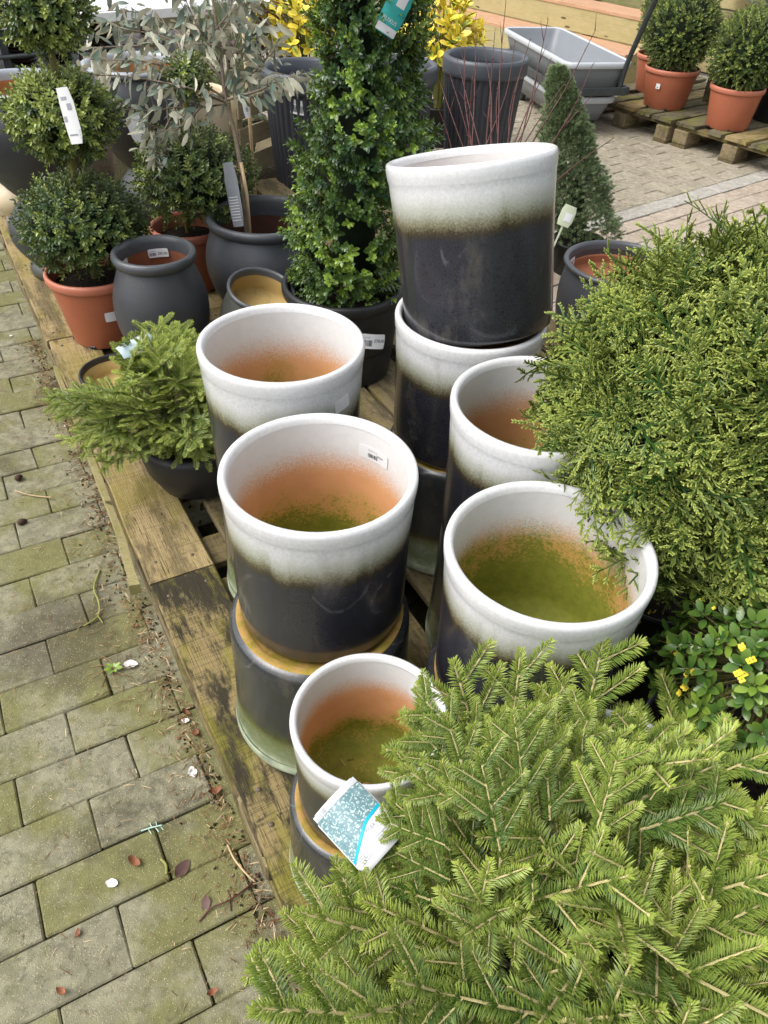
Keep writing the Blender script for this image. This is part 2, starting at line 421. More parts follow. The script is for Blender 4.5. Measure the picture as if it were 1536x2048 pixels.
def variegated(name):
    n = NT(name); t = n.attr('tint'); r = n.rand()
    k = n.math('ADD', t, n.math('MULTIPLY', n.math('SUBTRACT', n.noise(n.coord(), 90, 2), .5), .5))
    k = n.math('ADD', k, n.math('MULTIPLY', n.math('SUBTRACT', r, .5), .7))
    return n.fin(n.ramp(k, [(.15, (.09, .19, .015)), (.34, (.34, .40, .04)), (.5, (.78, .60, .03)), (.9, (.85, .70, .10))]), .4, .4)
def photo_print(name):
    n = NT(name); v = n.coord('Object'); v = n.vmath('ADD', v, n.map(n.node('ShaderNodeTexNoise', 'Color', None, Vector=v, Scale=150.0, Detail=3.0), (.012, .012, .012))); d = n.voro(v, 330); cc = n.voro(v, 330, 'F1', 1)
    c = n.mix(n.step(d, .25, .5), n.mix(n.sep(cc, 0), (.36, .52, .50), (.62, .68, .62)), n.mix(n.noise(v, 120, 3), (.06, .14, .16), (.22, .36, .38)))
    return n.fin(c, .25, .5)

M = {}
M['glaze'] = glaze('glazed_stoneware'); M['glaze_moss'] = glaze('glazed_stoneware_algae', 1.0); M['glaze_in'] = glaze_in('pot_interior')
M['rim_moss'] = plain('algae_stained_rim', (.36, .41, .29), .45, .45, .35, 40, .1); M['bare'] = bare_clay('bare_clay'); M['rim_white'] = plain('white_glaze_rim', (.66, .66, .655), .22, .55, .08, 190, .1, coat=.3)
M['char'] = stoneware('charcoal_stoneware'); M['char_moss'] = stoneware('charcoal_stoneware_algae', (.05, .052, .045), .42, .8)
M['slate'] = stoneware('slate_stoneware', (.075, .08, .09), .33); M['char_rim'] = stoneware('charcoal_rim', (.065, .07, .076), .3)
M['flute'] = stoneware('fluted_dark_clay', (.034, .037, .046), .42); M['flute_rim'] = stoneware('fluted_rim', (.06, .068, .08), .34)
M['cream'] = stoneware('cream_glaze', (.55, .45, .29), .3, 0, .12); M['taupe'] = stoneware('taupe_glaze', (.16, .14, .12), .35)
M['palerim'] = stoneware('pale_grey_rim', (.30, .33, .36), .28, 0, .15)
M['in_brown'] = clay_in('clay_inside_brown', (.12, .055, .038), (.20, .09, .06), .1)
M['in_orange'] = clay_in('clay_inside_orange', (.42, .22, .10), (.52, .30, .15), .15)
M['in_ochre'] = clay_in('clay_inside_ochre', (.42, .29, .10), (.50, .36, .15), .75)
M['in_red'] = clay_in('clay_inside_red', (.24, .085, .04), (.32, .125, .065), .05)
M['terra'] = plain('terracotta_plastic', (.40, .125, .065), .48, .4, .08, 12, .03); M['terra_rim'] = plain('terracotta_plastic_rim', (.47, .16, .095), .42, .45, .06, 12)
M['terra_line'] = plain('terracotta_embossing', (.27, .08, .045), .55)
M['blackpot'] = plain('black_plastic', (.018, .018, .019), .45, .45, .25, 20, .05); M['soil'] = soilmat('potting_soil')
M['dirt'] = soilmat('joint_soil', (.028, .026, .010), (.085, .075, .028))
M['plank'] = wood('weathered_plank', (.27, .195, .085), (.43, .33, .165), .5, .55, mosscol=(.24, .20, .03))
M['plank_dark'] = wood('dark_mossy_plank', (.19, .14, .06), (.33, .25, .115), .6, .95, mosscol=(.24, .21, .03), stain=.42)
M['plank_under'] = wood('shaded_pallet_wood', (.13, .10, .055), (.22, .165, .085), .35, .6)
M['plank_grey'] = wood('grey_mossy_pallet', (.13, .11, .07), (.21, .18, .115), .8, .7, mosscol=(.17, .165, .03))
M['block'] = wood('pallet_block', (.20, .155, .085), (.32, .25, .15), .25, .45)
M['newtop'] = wood('new_larch_tread', (.45, .26, .15), (.56, .34, .21), .0, .10, grain=.6); M['treated'] = wood('treated_green_pine', (.36, .30, .14), (.48, .40, .21), .25, .06, mosscol=(.24, .25, .08), grain=.5)
M['fencewood'] = wood('mossy_fence_board', (.22, .20, .085), (.32, .29, .14), .6, .25, mosscol=(.17, .19, .05)); M['crate'] = wood('crate_slat', (.40, .32, .19), (.5, .42, .27), .1, .1)
M['splinter'] = wood('split_green_timber', (.33, .28, .12), (.46, .40, .20), .5, .1, mosscol=(.26, .25, .07))
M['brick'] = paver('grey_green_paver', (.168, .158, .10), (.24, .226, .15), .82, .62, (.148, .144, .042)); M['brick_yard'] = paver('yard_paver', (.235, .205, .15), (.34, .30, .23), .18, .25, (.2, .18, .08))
M['brick_pink'] = paver('pinkish_paver', (.31, .25, .185), (.39, .325, .26), .08, .1, (.26, .22, .11)); M['brick_grey'] = paver('grey_band_paver', (.31, .29, .25), (.40, .37, .33), .12, .15)
M['bark'] = wood('bark', (.20, .15, .11), (.33, .26, .20), .1, .25, knots=False); M['bark_green'] = wood('greenish_bark', (.20, .18, .06), (.32, .28, .11), .4, .1, knots=False)
M['twig'] = plain('spruce_twig', (.50, .43, .20), .7, .3, .2, 80); M['cane'] = plain('bamboo_cane', (.50, .36, .20), .5, .35, .15, 15)
M['redtwig'] = plain('red_twig', (.085, .025, .02), .45, .4, .3, 60)
M['needle'] = leafmat('spruce_needle', (.036, .105, .016), (.47, .55, .105), .4, .4, .12, None, .3)
M['needle_blue'] = leafmat('dwarf_spruce_needle', (.095, .165, .07), (.38, .45, .22), .5, .35, .12)
M['thuja'] = leafmat('thuja_scale', (.026, .082, .014), (.54, .58, .12), .5, .35, .11, None, .22)
M['box'] = leafmat('box_leaf', (.018, .058, .024), (.25, .38, .05), .27, .55, .12, None, .22)
M['box_small'] = leafmat('small_box_leaf', (.03, .075, .022), (.42, .50, .12), .33, .5, .12, None, .3)
M['berry_leaf'] = leafmat('glossy_shrub_leaf', (.035, .10, .022), (.26, .38, .05), .26, .55, .10, None, .3)
M['olive_leaf'] = leafmat('grey_green_leaf', (.10, .155, .115), (.60, .57, .43), .45, .4, .15, (.62, .59, .45), 1.35)
M['red_leaf'] = leafmat('wine_red_leaf', (.05, .012, .018), (.13, .035, .045), .4, .45, .15)
M['bluefir'] = leafmat('blue_conifer', (.09, .15, .12), (.22, .30, .24), .5, .3, .15)
M['var'] = variegated('variegated_leaf'); M['petal'] = plain('yellow_petal', (.70, .56, .05), .5, .3, .1, 60)
M['white'] = plain('white_paper', (.70, .70, .70), .4, .4, .03, 20); M['ink'] = plain('printing_ink', (.03, .03, .035), .5)
M['greyink'] = plain('grey_printing_ink', (.30, .31, .34), .5); M['teal'] = plain('teal_print', (.01, .42, .58), .35); M['green_print'] = plain('sea_green_print', (.04, .36, .33), .35)
M['clear'] = plain('frosted_tag_edge', (.55, .56, .56), .15, .5); M['photo'] = photo_print('floral_photo_print')
M['greytag'] = plain('grey_printed_tag', (.20, .21, .225), .3, .5, .1, 20); M['paletag'] = plain('pale_green_tag', (.52, .56, .40), .4, .4, .05); M['bluetag'] = plain('pale_blue_tag', (.55, .68, .72), .4)
M['tub'] = plain('grey_plastic_tub', (.19, .205, .22), .42, .4, .05, 6, .02); M['tubrim'] = plain('pale_tub_rim', (.46, .49, .51), .4, .4, .04)
M['steel'] = plain('dark_painted_steel', (.035, .042, .045), .35, .5, .2, 30); M['rust'] = plain('brown_steel', (.075, .055, .045), .5, .4, .2, 30)
M['tabletop'] = plain('white_slat', (.78, .79, .80), .35, .4, .03); M['saucer'] = plain('dark_glazed_saucer', (.03, .018, .015), .45, .4, .2, 20)
M['dry_leaf'] = plain('dry_brown_leaf', (.24, .10, .05), .7, .3, .3, 60); M['dry_purple'] = plain('dull_purple_leaf', (.13, .075, .065), .6, .3, .2, 60); M['shed'] = plain('shed_petal', (.66, .64, .60), .5, .4, .12, 120)
M['straw'] = plain('dead_needle', (.22, .135, .06), .75, .25, .45, 10); M['greenstem'] = plain('green_stem', (.24, .24, .06), .6); M['bluesprig'] = plain('blue_conifer_sprig', (.36, .50, .42), .6)
M['stone'] = plain('pebble', (.20, .17, .13), .7, .3, .2, 60); M['nail'] = plain('rusty_nail', (.10, .075, .055), .5, .5, .3, 90); M['dark_gap'] = plain('brown_cone', (.05, .025, .015), .8)
M['box_dark'] = plain('painted_crown_shade', (.012, .022, .010), .8, .2, .4, 40)  # near-black cores inside the crowns; their inner shade is put in as colour
# ---------------------------------------------------------------- text meshes (made before the scene fills up)
_TX = {}
def text_mesh(s, m='ink'):
    k = (s, m)
    if k not in _TX:
        cu = bpy.data.curves.new('lettering', 'FONT'); cu.body = s; cu.size = 1.0; cu.align_x = 'LEFT'; cu.resolution_u = 2
        o = bpy.data.objects.new('lettering', cu); COL.objects.link(o)
        me = bpy.data.meshes.new_from_object(o.evaluated_get(bpy.context.evaluated_depsgraph_get()))
        bpy.data.objects.remove(o); bpy.data.curves.remove(cu)
        me.calc_loop_triangles()
        V = np.array([v.co for v in me.vertices]); T = np.array([t.vertices for t in me.loop_triangles])
        bpy.data.meshes.remove(me); _TX[k] = (V, T)
    return _TX[k]
for s in ('285.00', '298.00', '278.00', '198.00', 'POTTE', 'KRUKKE 35', 'BUXUS', 'PICEA', 'KRUKKE'): text_mesh(s)

# ---------------------------------------------------------------- ground and paving
g = mesh_py('ground', [(-60, -60, 0), (60, -60, 0), (60, 60, 0), (-60, 60, 0)], [(0, 1, 2, 3)], M['dirt'])
add('ground', g, kind='structure')

def brick_meshes(name, L, W, H, m, n=8, bev=.0028):
    out = []
    for k in range(n):
        r = random.Random(k + 11)
        V, F = box(L, W, H, bev, .0016, r, 'b')
        me = fix_normals(mesh_py(name, V, F, m)); out.append(me)
    return out
def pave(name, label_kind, spots, meshes, zr, mat_list=None, cap=300):
    """spots: (pos, yaw, which mesh list)"""
    root = empty(name); root['kind'] = 'structure'
    spots = sorted(spots, key=lambda s: (s[0] - CAM).length)
    rest = []
    for i, (p, yaw, ml) in enumerate(spots):
        me = rnd.choice(meshes[ml]); z = rnd.uniform(-zr, zr)
        rot = (rnd.gauss(0, .006), rnd.gauss(0, .006), yaw + rnd.gauss(0, .006))
        if i < cap: add('brick', me, root, (p.x, p.y, p.z + z), rot)
        else: rest.append((me, Matrix.Translation((p.x, p.y, p.z + z)) @ Euler(rot).to_matrix().to_4x4(), ml))
    if rest:
        V, F, mi = [], [], []
        mats = [meshes[k][0].materials[0] for k in range(len(meshes))]
        for me, X, ml in rest:
            b = len(V); V += [tuple(X @ v.co) for v in me.vertices]; F += [tuple(b + q for q in p.vertices) for p in me.polygons]; mi += [ml] * len(me.polygons)
        add('distant_bricks', mesh_py('distant_bricks', V, F, mats, mi), root, kind='stuff')
    return root
def on_screen(p, m=1.12):
    c = _M.transposed() @ (p - CAM)
    return c.z > .05 and abs(c.x / c.z) < .5 * m and -.667 * m < c.y / c.z < .667 * m
BL, BW, BH = .2066, .1045, .012
spots = []
for k in range(-34, 19):
    v = 2.054 - (k + .5) * .107
    off = -.095 if k % 2 else 0.0
    for j in range(-16, 3):
        u = off + (j + .5) * .209
        if u > .42: continue
        p = P(u, v, -.006)
        if on_screen(p, 1.3): spots.append((p, YAW, 0))
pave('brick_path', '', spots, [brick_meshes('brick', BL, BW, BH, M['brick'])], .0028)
spots = []
for j in range(16, 62):                                  # running bond beyond the band, bricks pointing away
    a = j * .107
    for i in range(0, 40):
        b = 2.395 + (i + (.5 if j % 2 else 0) + .5) * .209
        p = Q(a, b, -.006)
        if on_screen(p) and b < 7.6: spots.append((p, YAW2 + math.pi / 2, 0))
    if j % 2:
        p = Q(a, 2.395 + .0515, -.006)
        if on_screen(p): spots.append((p, YAW2 + math.pi / 2, 3))
for i in range(5, 32):                                   # grey band of stretchers
    p = Q(i * .209, 2.34, -.005)
    if on_screen(p): spots.append((p, YAW2, 2))
for i in range(5, 34):                                   # pink pavers on the near side
    for r_ in range(9):
        p = Q((i + (.5 if r_ % 2 else 0)) * .209, 2.232 - r_ * .107, -.006)
        if on_screen(p) and p.x > .62: spots.append((p, YAW2, 1))
pave('brick_yard', '', spots, [brick_meshes('brick', BL - .0045, BW - .0045, BH, M['brick_yard']), brick_meshes('brick', BL - .004, BW - .004, BH, M['brick_pink']), brick_meshes('brick', BL - .004, BW - .003, BH, M['brick_grey']), brick_meshes('brick', .099, BW - .0045, BH, M['brick_yard'])], .0015)

# ---------------------------------------------------------------- pallets
PROTO = {}
def board_mesh(L, W, T, m, seed, rag=.0025, bev=.003):
    """board along X with slightly uneven long edges"""
    r = random.Random(seed); n = max(4, int(L / .09)); V = []; F = []
    for i in range(n + 1):
        x = -L / 2 + L * i / n; e0 = r.uniform(-rag, rag); e1 = r.uniform(-rag, rag); zz = r.uniform(-.0012, .0012)
        b = bev
        V += [(x, -W / 2 + e0, -T / 2), (x, -W / 2 + e0, T / 2 - b + zz), (x, -W / 2 + b + e0, T / 2 + zz), (x, W / 2 - b + e1, T / 2 + zz), (x, W / 2 + e1, T / 2 - b + zz), (x, W / 2 + e1, -T / 2)]
    for i in range(n):
        for k in range(6):
            a, b2 = i * 6 + k, i * 6 + (k + 1) % 6; F.append((a, a + 6, b2 + 6, b2))
    F.append(tuple(range(0, 6))); F.append(tuple(n * 6 + k for k in reversed(range(6))))
    return fix_normals(mesh_py('top_board', V, F, m))
nail_me = lathe('nail', [(0, .0012), (.0035, .0012), (.0045, 0), (.0045, -.002)], M['nail'], 10)
def pallet(label, origin, yaw, length, mats, boards, along_x=True, top=.144, seed=0, group='wooden pallets', nails=True, skip=()):
    """deck boards run along local X (length); local Y is the width .8; origin = corner"""
    t = thing('wooden_pallet', label, 'pallet', origin, (0, 0, yaw), 1.0, group)
    ys = boards; T = .021
    for i, (y0, w) in enumerate(ys):
        if i in skip: continue
        b = add('top_board', board_mesh(length, w, T, mats[i % len(mats)], seed * 31 + i, .003), t, (length / 2, y0 + w / 2, top - T / 2 + rnd.uniform(-.001, .001)), (0, rnd.gauss(0, .002), rnd.gauss(0, .0015)))
        if nails:
            for x in (.05, length / 2 - .03, length / 2 + .03, length - .05):
                for yy in (-w * .28, w * .28): add('nail', nail_me, b, (x - length / 2 + rnd.uniform(-.012, .012), yy + rnd.uniform(-.006, .006), T / 2 + .0008))
    bh = top - 2 * T - .022 - .001
    for x in (.0725, length / 2, length - .0725):
        me = board_mesh(.8, .10, T, M['plank_under'], seed * 7 + int(x * 10)); me.name = 'stringer_board'
        add('stringer_board', me, t, (x, .4, top - T * 1.5 - .0015), (0, 0, math.pi / 2))
        for y in (.05, .4, .75):
            add('block', box_mesh('block', .145, .10, bh, M['block'], .004, .002), t, (x, y, .022 + bh / 2), (0, 0, rnd.gauss(0, .02)))
    for y in (.05, .4, .75):
        me = board_mesh(length, .10, .02, M['plank_under'], seed * 5 + int(y * 100)); me.name = 'bottom_board'
        add('bottom_board', me, t, (length / 2, y, .012))
    return t
EU = [(0, .145), (.175, .10), (.3275, .145), (.5025, .10), (.655, .145)]
def left_pallet(label, u, v, mats, seed): # boards along E2: local X = E2, local Y = -E1 -> origin at far-u side
    return pallet(label, P(u + .8, v), YAW + math.pi / 2, 1.2, mats, EU, top=DECK, seed=seed)
left_pallet('mossy dark pallet under the front stack of white and black pots', .143, .047, [M['plank_under'], M['plank_under'], M['plank'], M['plank_dark'], M['plank_dark']], 1)
left_pallet('sun-bleached pallet with a split edge timber under the small spruce in a dark bowl', .143, 1.251, [M['plank_under'], M['plank'], M['plank'], M['plank_under'], M['plank']], 2)
left_pallet('yellowed pallet under the stacked jars at the far left', .143, 2.455, [M['plank']], 3)
left_pallet('shaded pallet under the ball-shaped conifer at the right', .956, .047, [M['plank_under']], 4)
left_pallet('shaded pallet behind the tall box cone', .956, 1.251, [M['plank_under']], 5)
left_pallet('shaded pallet under the dark jars behind the topiaries', .956, 2.455, [M['plank_under']], 6)
left_pallet('shaded pallet at the right edge beside the black nursery pot', 1.77, .047, [M['plank_under']], 7)
# split timber hanging off the edge of the second pallet
spl = curve_pts([P(.136, 2.30, .108), P(.133, 1.9, .109), P(.129, 1.65, .110), P(.126, 1.48, .111), P(.119, 1.37, .111), P(.112, 1.275, .108)], 14)
def strip(name, pts, w, h, m, parent=None, label=None):
    V = []; F = []; n = len(pts); r = random.Random(3)
    for i, p in enumerate(pts):
        d = (pts[min(i + 1, n - 1)] - pts[max(0, i - 1)]).normalized(); s = d.cross(Vector((0, 0, 1))).normalized()
        ww = w * (.55 + .45 * i / n) * r.uniform(.85, 1.15)
        V += [tuple(p - s * ww - Vector((0, 0, h))), tuple(p - s * ww), tuple(p + s * ww * .9 + Vector((0, 0, .004))), tuple(p + s * ww - Vector((0, 0, h)))]
    for i in range(n - 1):
        for k in range(4): a, b = i * 4 + k, i * 4 + (k + 1) % 4; F.append((a, b, b + 4, a + 4))
    F += [(3, 2, 1, 0), tuple(n * 4 - 4 + k for k in range(4))]
    return add(name, fix_normals(mesh_py(name, V, F, m)), parent)
s_ = strip('split_timber', spl, .0115, .028, M['splinter'])
tag(s_, 'split greenish timber strip hanging off the pallet edge below the bowl of spruce', 'timber strip')
GR = [(0, .145), (.17, .10), (.3, .145), (.475, .10), (.655, .145)]
def right_pallet(label, p, yaw, mats, seed, boards=None):
    # deck boards along yaw (38 deg), stacked sideways along -52 deg: local X = boards; local Y must point to -52+180 -> use origin at far side
    return pallet(label, p, yaw, 1.2, mats, boards or GR, top=.144, seed=seed, group='pallets under the terracotta pots of box balls', nails=False)
YP = R(36.5); S = Vector((math.cos(YP - math.pi / 2), math.sin(YP - math.pi / 2), 0))
RP0 = Vector((1.175, 5.86, 0))
for i, lb in enumerate(('mossy grey pallet beside the grey trolley under the left box ball', 'mossy grey pallet in the middle under the right box ball', 'mossy grey pallet cut off by the right edge of the picture')):
    right_pallet(lb, RP0 + S * (.8 + i * .83) + Vector((math.cos(YP), math.sin(YP), 0)) * (.0, .03, -.02)[i], YP + (0, .015, -.02)[i], [M['plank_grey'], M['plank_grey'], M['plank']], 20 + i)
# ---------------------------------------------------------------- timber staging and fence at the back
SD = Vector((math.cos(R(-51.3)), math.sin(R(-51.3)), 0)); BK = Vector((-SD.y, SD.x, 0)); SA = math.atan2(SD.y, SD.x)
def plank(parent, name, c, L, W, T, m, seed, rot=(0, 0, SA)):
    me = board_mesh(L, W, T, m, seed, .0015, .003); me.name = name
    return add(name, me, parent, tuple(c), rot)
st = thing('timber_staging', 'two-step timber staging of new pinkish treads and greenish faces behind the grey trolley', 'plant staging')
END = Vector((1.66, 6.72, 0)); RUN, Z1, Z2, SL = .34, .22, .42, 3.6
mid = END - SD * (SL / 2)
plank(st, 'riser', mid + BK * .012 + Vector((0, 0, .105)), SL, .195, .02, M['treated'], 61, (math.pi / 2, 0, SA))
plank(st, 'tread', mid + BK * .10 + Vector((0, 0, Z1 - .01)), SL, .20, .025, M['newtop'], 62)
plank(st, 'tread', mid + BK * .275 + Vector((0, 0, Z1 - .012)), SL, .14, .025, M['newtop'], 63)
plank(st, 'riser', mid + BK * (RUN + .012) + Vector((0, 0, Z1 + .095)), SL, .175, .02, M['treated'], 64, (math.pi / 2, 0, SA))
plank(st, 'tread', mid + BK * (RUN + .08) + Vector((0, 0, Z2 - .01)), SL, .17, .025, M['newtop'], 65)
plank(st, 'tread', mid + BK * (RUN + .245) + Vector((0, 0, Z2 - .011)), SL, .15, .025, M['newtop'], 66)
endp = mesh_py('end_panel', [], [], M['treated'])
pv = []
prof = [(0.0, 0), (.0, .19), (.08, .235), (RUN, .40), (RUN + .33, .40), (RUN + .33, 0)]
V = [tuple(END + SD * .004 + BK * a + Vector((0, 0, z))) for a, z in prof] + [tuple(END + SD * .03 + BK * a + Vector((0, 0, z))) for a, z in prof]
n_ = len(prof); F = [tuple(range(n_)), tuple(reversed(range(n_, 2 * n_)))] + [(i, i + n_, (i + 1) % n_ + n_, (i + 1) % n_) for i in range(n_)]
add('end_panel', fix_normals(mesh_py('end_panel', V, F, M['treated'])), st)
fe = thing('board_fence', 'mossy horizontal board fence closing the yard behind the timber staging', 'fence')
FO = END + BK * 1.0
for i, z in enumerate((.10, .25, .40, .55, .70, .85)):
    plank(fe, 'fence_board', FO - SD * .6 + Vector((0, 0, z)), 6.4, .138, .022, M['fencewood'] if i % 3 else M['treated'], 70 + i, (math.pi / 2, 0, SA))
for k, d in enumerate((-3.0, -1.2, .55, 2.0)):
    add('fence_post', box_mesh('fence_post', .07, .07, 1.0, M['newtop'] if k == 2 else M['fencewood'], .004), fe, tuple(FO + SD * d - BK * .05 + Vector((0, 0, .5))), (0, 0, SA))
plank(fe, 'top_rail', FO + SD * 1.1 - BK * .13 + Vector((0, 0, .62)), 1.9, .14, .03, M['newtop'], 81)

# ---------------------------------------------------------------- grey tub trolley
def rect_ring(lx, ly, z, r, n=5):
    out = []
    for cx, cy, a0 in ((lx / 2 - r, ly / 2 - r, 0), (-lx / 2 + r, ly / 2 - r, 90), (-lx / 2 + r, -ly / 2 + r, 180), (lx / 2 - r, -ly / 2 + r, 270)):
        for k in range(n): a = R(a0 + 90 * k / (n - 1)); out.append((cx + r * math.cos(a), cy + r * math.sin(a), z))
    return out
def loft(name, rings, m, cap0=False, cap1=False, smooth=True):
    V = []; F = []; n = len(rings[0])
    for r_ in rings: V += r_
    for i in range(len(rings) - 1):
        for k in range(n): a, b = i * n + k, i * n + (k + 1) % n; F.append((a, b, b + n, a + n))
    if cap0: F.append(tuple(reversed(range(n))))
    if cap1: F.append(tuple(range((len(rings) - 1) * n, len(rings) * n)))
    return mesh_py(name, V, F, m, smooth=smooth)
TC = Vector((1.03, 5.86, 0)); TA = math.atan2(-1.2, .31)
tr = thing('tub_trolley', 'grey plastic tub trolley with black push handle beside the timber staging', 'trolley', TC, (0, 0, TA))
L_, W_ = 1.18, .45
def tub(z0, z1, lx, ly, name):
    t = add(name, loft(name, [rect_ring(lx - .14, ly - .12, z0, .05), rect_ring(lx - .05, ly - .04, z1 - .035, .06), rect_ring(lx - .05, ly - .04, z1 - .03, .06), rect_ring(lx - .008, ly - .008, z1 - .03, .07)], M['tub'], True), tr)
    add('tub_inside', loft('tub_inside', [rect_ring(lx - .04, ly - .04, z1 - .004, .055), rect_ring(lx - .075, ly - .07, z1 - .03, .05), rect_ring(lx - .16, ly - .14, z0 + .012, .045)], M['tub'], False, True), t)
    add('tub_rim', loft('tub_rim', [rect_ring(lx - .012, ly - .012, z1 - .034, .07), rect_ring(lx, ly, z1 - .026, .075), rect_ring(lx, ly, z1 - .006, .075), rect_ring(lx - .012, ly - .012, z1, .07), rect_ring(lx - .035, ly - .035, z1, .06), rect_ring(lx - .045, ly - .045, z1 - .006, .055)], M['tubrim']), t)
    return t
tub(.24, .42, L_, W_, 'upper_tub'); tub(.07, .215, L_ - .12, W_ - .06, 'lower_tub')
for s in (-1, 1): add('frame_bar', box_mesh('frame_bar', L_ - .02, .025, .045, M['steel'], .003), tr, (0, s * (W_ / 2 - .012), .262))
for s in (-1, 1): add('frame_bar', box_mesh('frame_bar', .025, W_ - .05, .045, M['steel'], .003), tr, (s * (L_ / 2 - .012), 0, .2625))
for x in (-.36, .36):
    for s in (-1, 1):
        w = add('wheel', lathe('wheel', [(0, -.018), (.05, -.018), (.058, -.01), (.058, .01), (.05, .018), (0, .018)], M['steel'], 20), tr, (x, s * .10, .06), (math.pi / 2, 0, 0))
hp = curve_pts([(.56, .16, .24), (.60, .16, .42), (.72, .16, .68), (.80, .155, .84), (.80, .13, .93), (.75, .06, .965), (.74, -.06, .965)], 26)
tube('handle', hp, .016, M['steel'], tr, 8)

# ---------------------------------------------------------------- rack of dark saucers under a white slatted table, top left
rk = thing('slatted_table', 'white slatted display table on dark steel posts at the top left corner', 'table', (-2.22, 4.88, 0), (0, 0, R(39)))
for i in range(9): add('slat', box_mesh('slat', 2.3, .085, .022, M['tabletop'], .004), rk, (.75, .02 + i * .091, .56))
add('apron', box_mesh('apron', 2.3, .02, .05, M['tabletop'], .003), rk, (.75, -.035, .545))
for x in (-.03, .40, 1.1, 1.75):
    add('post', box_mesh('post', .035, .035, .54, M['steel'] if x < 0 else M['rust'], .003), rk, (x, -.0, .27))
    add('post', box_mesh('post', .035, .035, .54, M['rust'], .003), rk, (x, .75, .27))
for z in (.39, .18): tube('rail', [(-.4, -.03, z), (1.9, -.03, z)], .012, M['steel'], rk, 8)
add('shelf', box_mesh('shelf', 2.3, .8, .02, M['rust'], .003), rk, (.75, .40, .295))
sau = lathe('saucer', [(0, 0), (.055, 0), (.070, .008), (.083, .018), (.086, .021), (.081, .022), (.066, .011), (0, .006)], M['saucer'], 36)
M_rk = rk.matrix_basis
cnt = 0
for sx in (-.14, .09, .30, .58):
    for i in range(12):
        p = Matrix.LocRotScale(Vector((-2.22, 4.88, 0)), Euler((0, 0, R(39))), None) @ Vector((sx + rnd.uniform(-.005, .005), .14, .306 + i * .0175))
        o = add('stacked_saucer', sau, None, tuple(p), (rnd.gauss(0, .02), rnd.gauss(0, .02), rnd.uniform(0, 6)))
        tag(o, 'dark brown glazed saucer in the ' + {-.14: 'leftmost', .09: 'second', .30: 'third', .58: 'rightmost'}[sx] + ' stack under the white table', 'saucer', 'dark saucers stacked under the white table')
# slatted crate between the dark pots
cr_ = thing('slatted_crate', 'pale wooden slatted crate beside the tall fluted pot at the back', 'crate', (-.80, 4.25, 0), (0, 0, R(62)))
for k in range(3):
    for s in (0, 1): add('slat', box_mesh('slat', .62, .012, .085, M['crate'], .002), cr_, (.0, -.2 + s * .4, .16 + k * .125))
for x in (-.29, .29):
    for s in (0, 1): add('corner_post', box_mesh('corner_post', .04, .03, .42, M['crate'], .002), cr_, (x, -.178 + s * .356, .255))
add('crate_floor', box_mesh('crate_floor', .6, .36, .015, M['crate'], .002), cr_, (0, 0, .12))
# ---------------------------------------------------------------- price stickers and hanging tags
def wrap(V, Rc):
    """flat (x,y,z) -> bent round a vertical axis of radius Rc (0 flat, >0 outward, <0 inside of a pot)"""
    V = np.asarray(V, float).copy()
    if Rc == 0: return V
    r = abs(Rc); s = 1 if Rc > 0 else -1
    a = V[:, 0] / r; rr = r + s * V[:, 2]
    out = V.copy(); out[:, 0] = rr * np.sin(a); out[:, 2] = s * (rr * np.cos(a) - r)
    return out
def card(w, h, bend=0.0, nx=10, ny=3, th=.0006, round_=.12):
    V = []; F = []
    for z in (0, -th):
        for j in range(ny + 1):
            for i in range(nx + 1):
                x = (i / nx - .5) * w; y = (j / ny - .5) * h
                if i in (0, nx) and j in (0, ny): x *= 1 - round_ * h / w * .5; y *= 1 - round_ * .5
                V.append((x, y, z + bend * (1 - (2 * i / nx - 1) ** 2)))
    n = (nx + 1) * (ny + 1)
    for j in range(ny):
        for i in range(nx):
            a = j * (nx + 1) + i; q = (a, a + 1, a + nx + 2, a + nx + 1); F.append(q); F.append(tuple(n + k for k in reversed(q)))
    bd = [i for i in range(nx + 1)] + [(j + 1) * (nx + 1) - 1 for j in range(1, ny + 1)] + [ny * (nx + 1) + i for i in range(nx - 1, -1, -1)] + [j * (nx + 1) for j in range(ny - 1, 0, -1)]
    for k in range(len(bd)): a, b = bd[k], bd[(k + 1) % len(bd)]; F.append((a, a + n, b + n, b))
    return V, F
def print_on(parent, spec, w, h, Rc, bend=0.0, lift=.0005, name=None):
    """flat print as thin geometry: bars and letters; spec items: ('t',text,x,y,size,mat) or ('b',x,y,w,h,mat) in fractions of the card"""
    groups = {}
    def zz(x): return bend * (1 - (2 * (x / w)) ** 2) + lift
    for s in spec:
        if s[0] == 't':
            V, T = text_mesh(s[1]); V = V * (s[4] * h); V[:, 0] += s[2] * w; V[:, 1] += s[3] * h; V[:, 2] = [zz(x) for x in V[:, 0]]
            groups.setdefault(('lettering', s[5]), []).append((V, T, 0, 0))
        else:
            x0, y0, bw, bh = s[1] * w, s[2] * h, s[3] * w, s[4] * h; k = max(1, int(bw / .006))
            V = []; T = []
            for i in range(k + 1):
                x = x0 + bw * i / k; V += [(x, y0, zz(x)), (x, y0 + bh, zz(x))]
                if i: a = 2 * i - 2; T += [(a, a + 2, a + 3), (a, a + 3, a + 1)]
            groups.setdefault((s[6] if len(s) > 6 else 'barcode', s[5]), []).append((np.array(V), np.array(T), 0, 0))
    for (nm, m), L in groups.items():
        V, T, t, mi = cat(L); add(nm, mesh_np(nm, wrap(V, Rc), T, M[m]), parent)
def barcode(x, y, w, h, m='ink', seed=1, n=11):
    r = random.Random(seed); out = []; cx = x
    for i in range(n):
        bw = w / n * r.uniform(.25, .75); out.append(('b', cx, y, bw, h, m)); cx += w / n
    return out
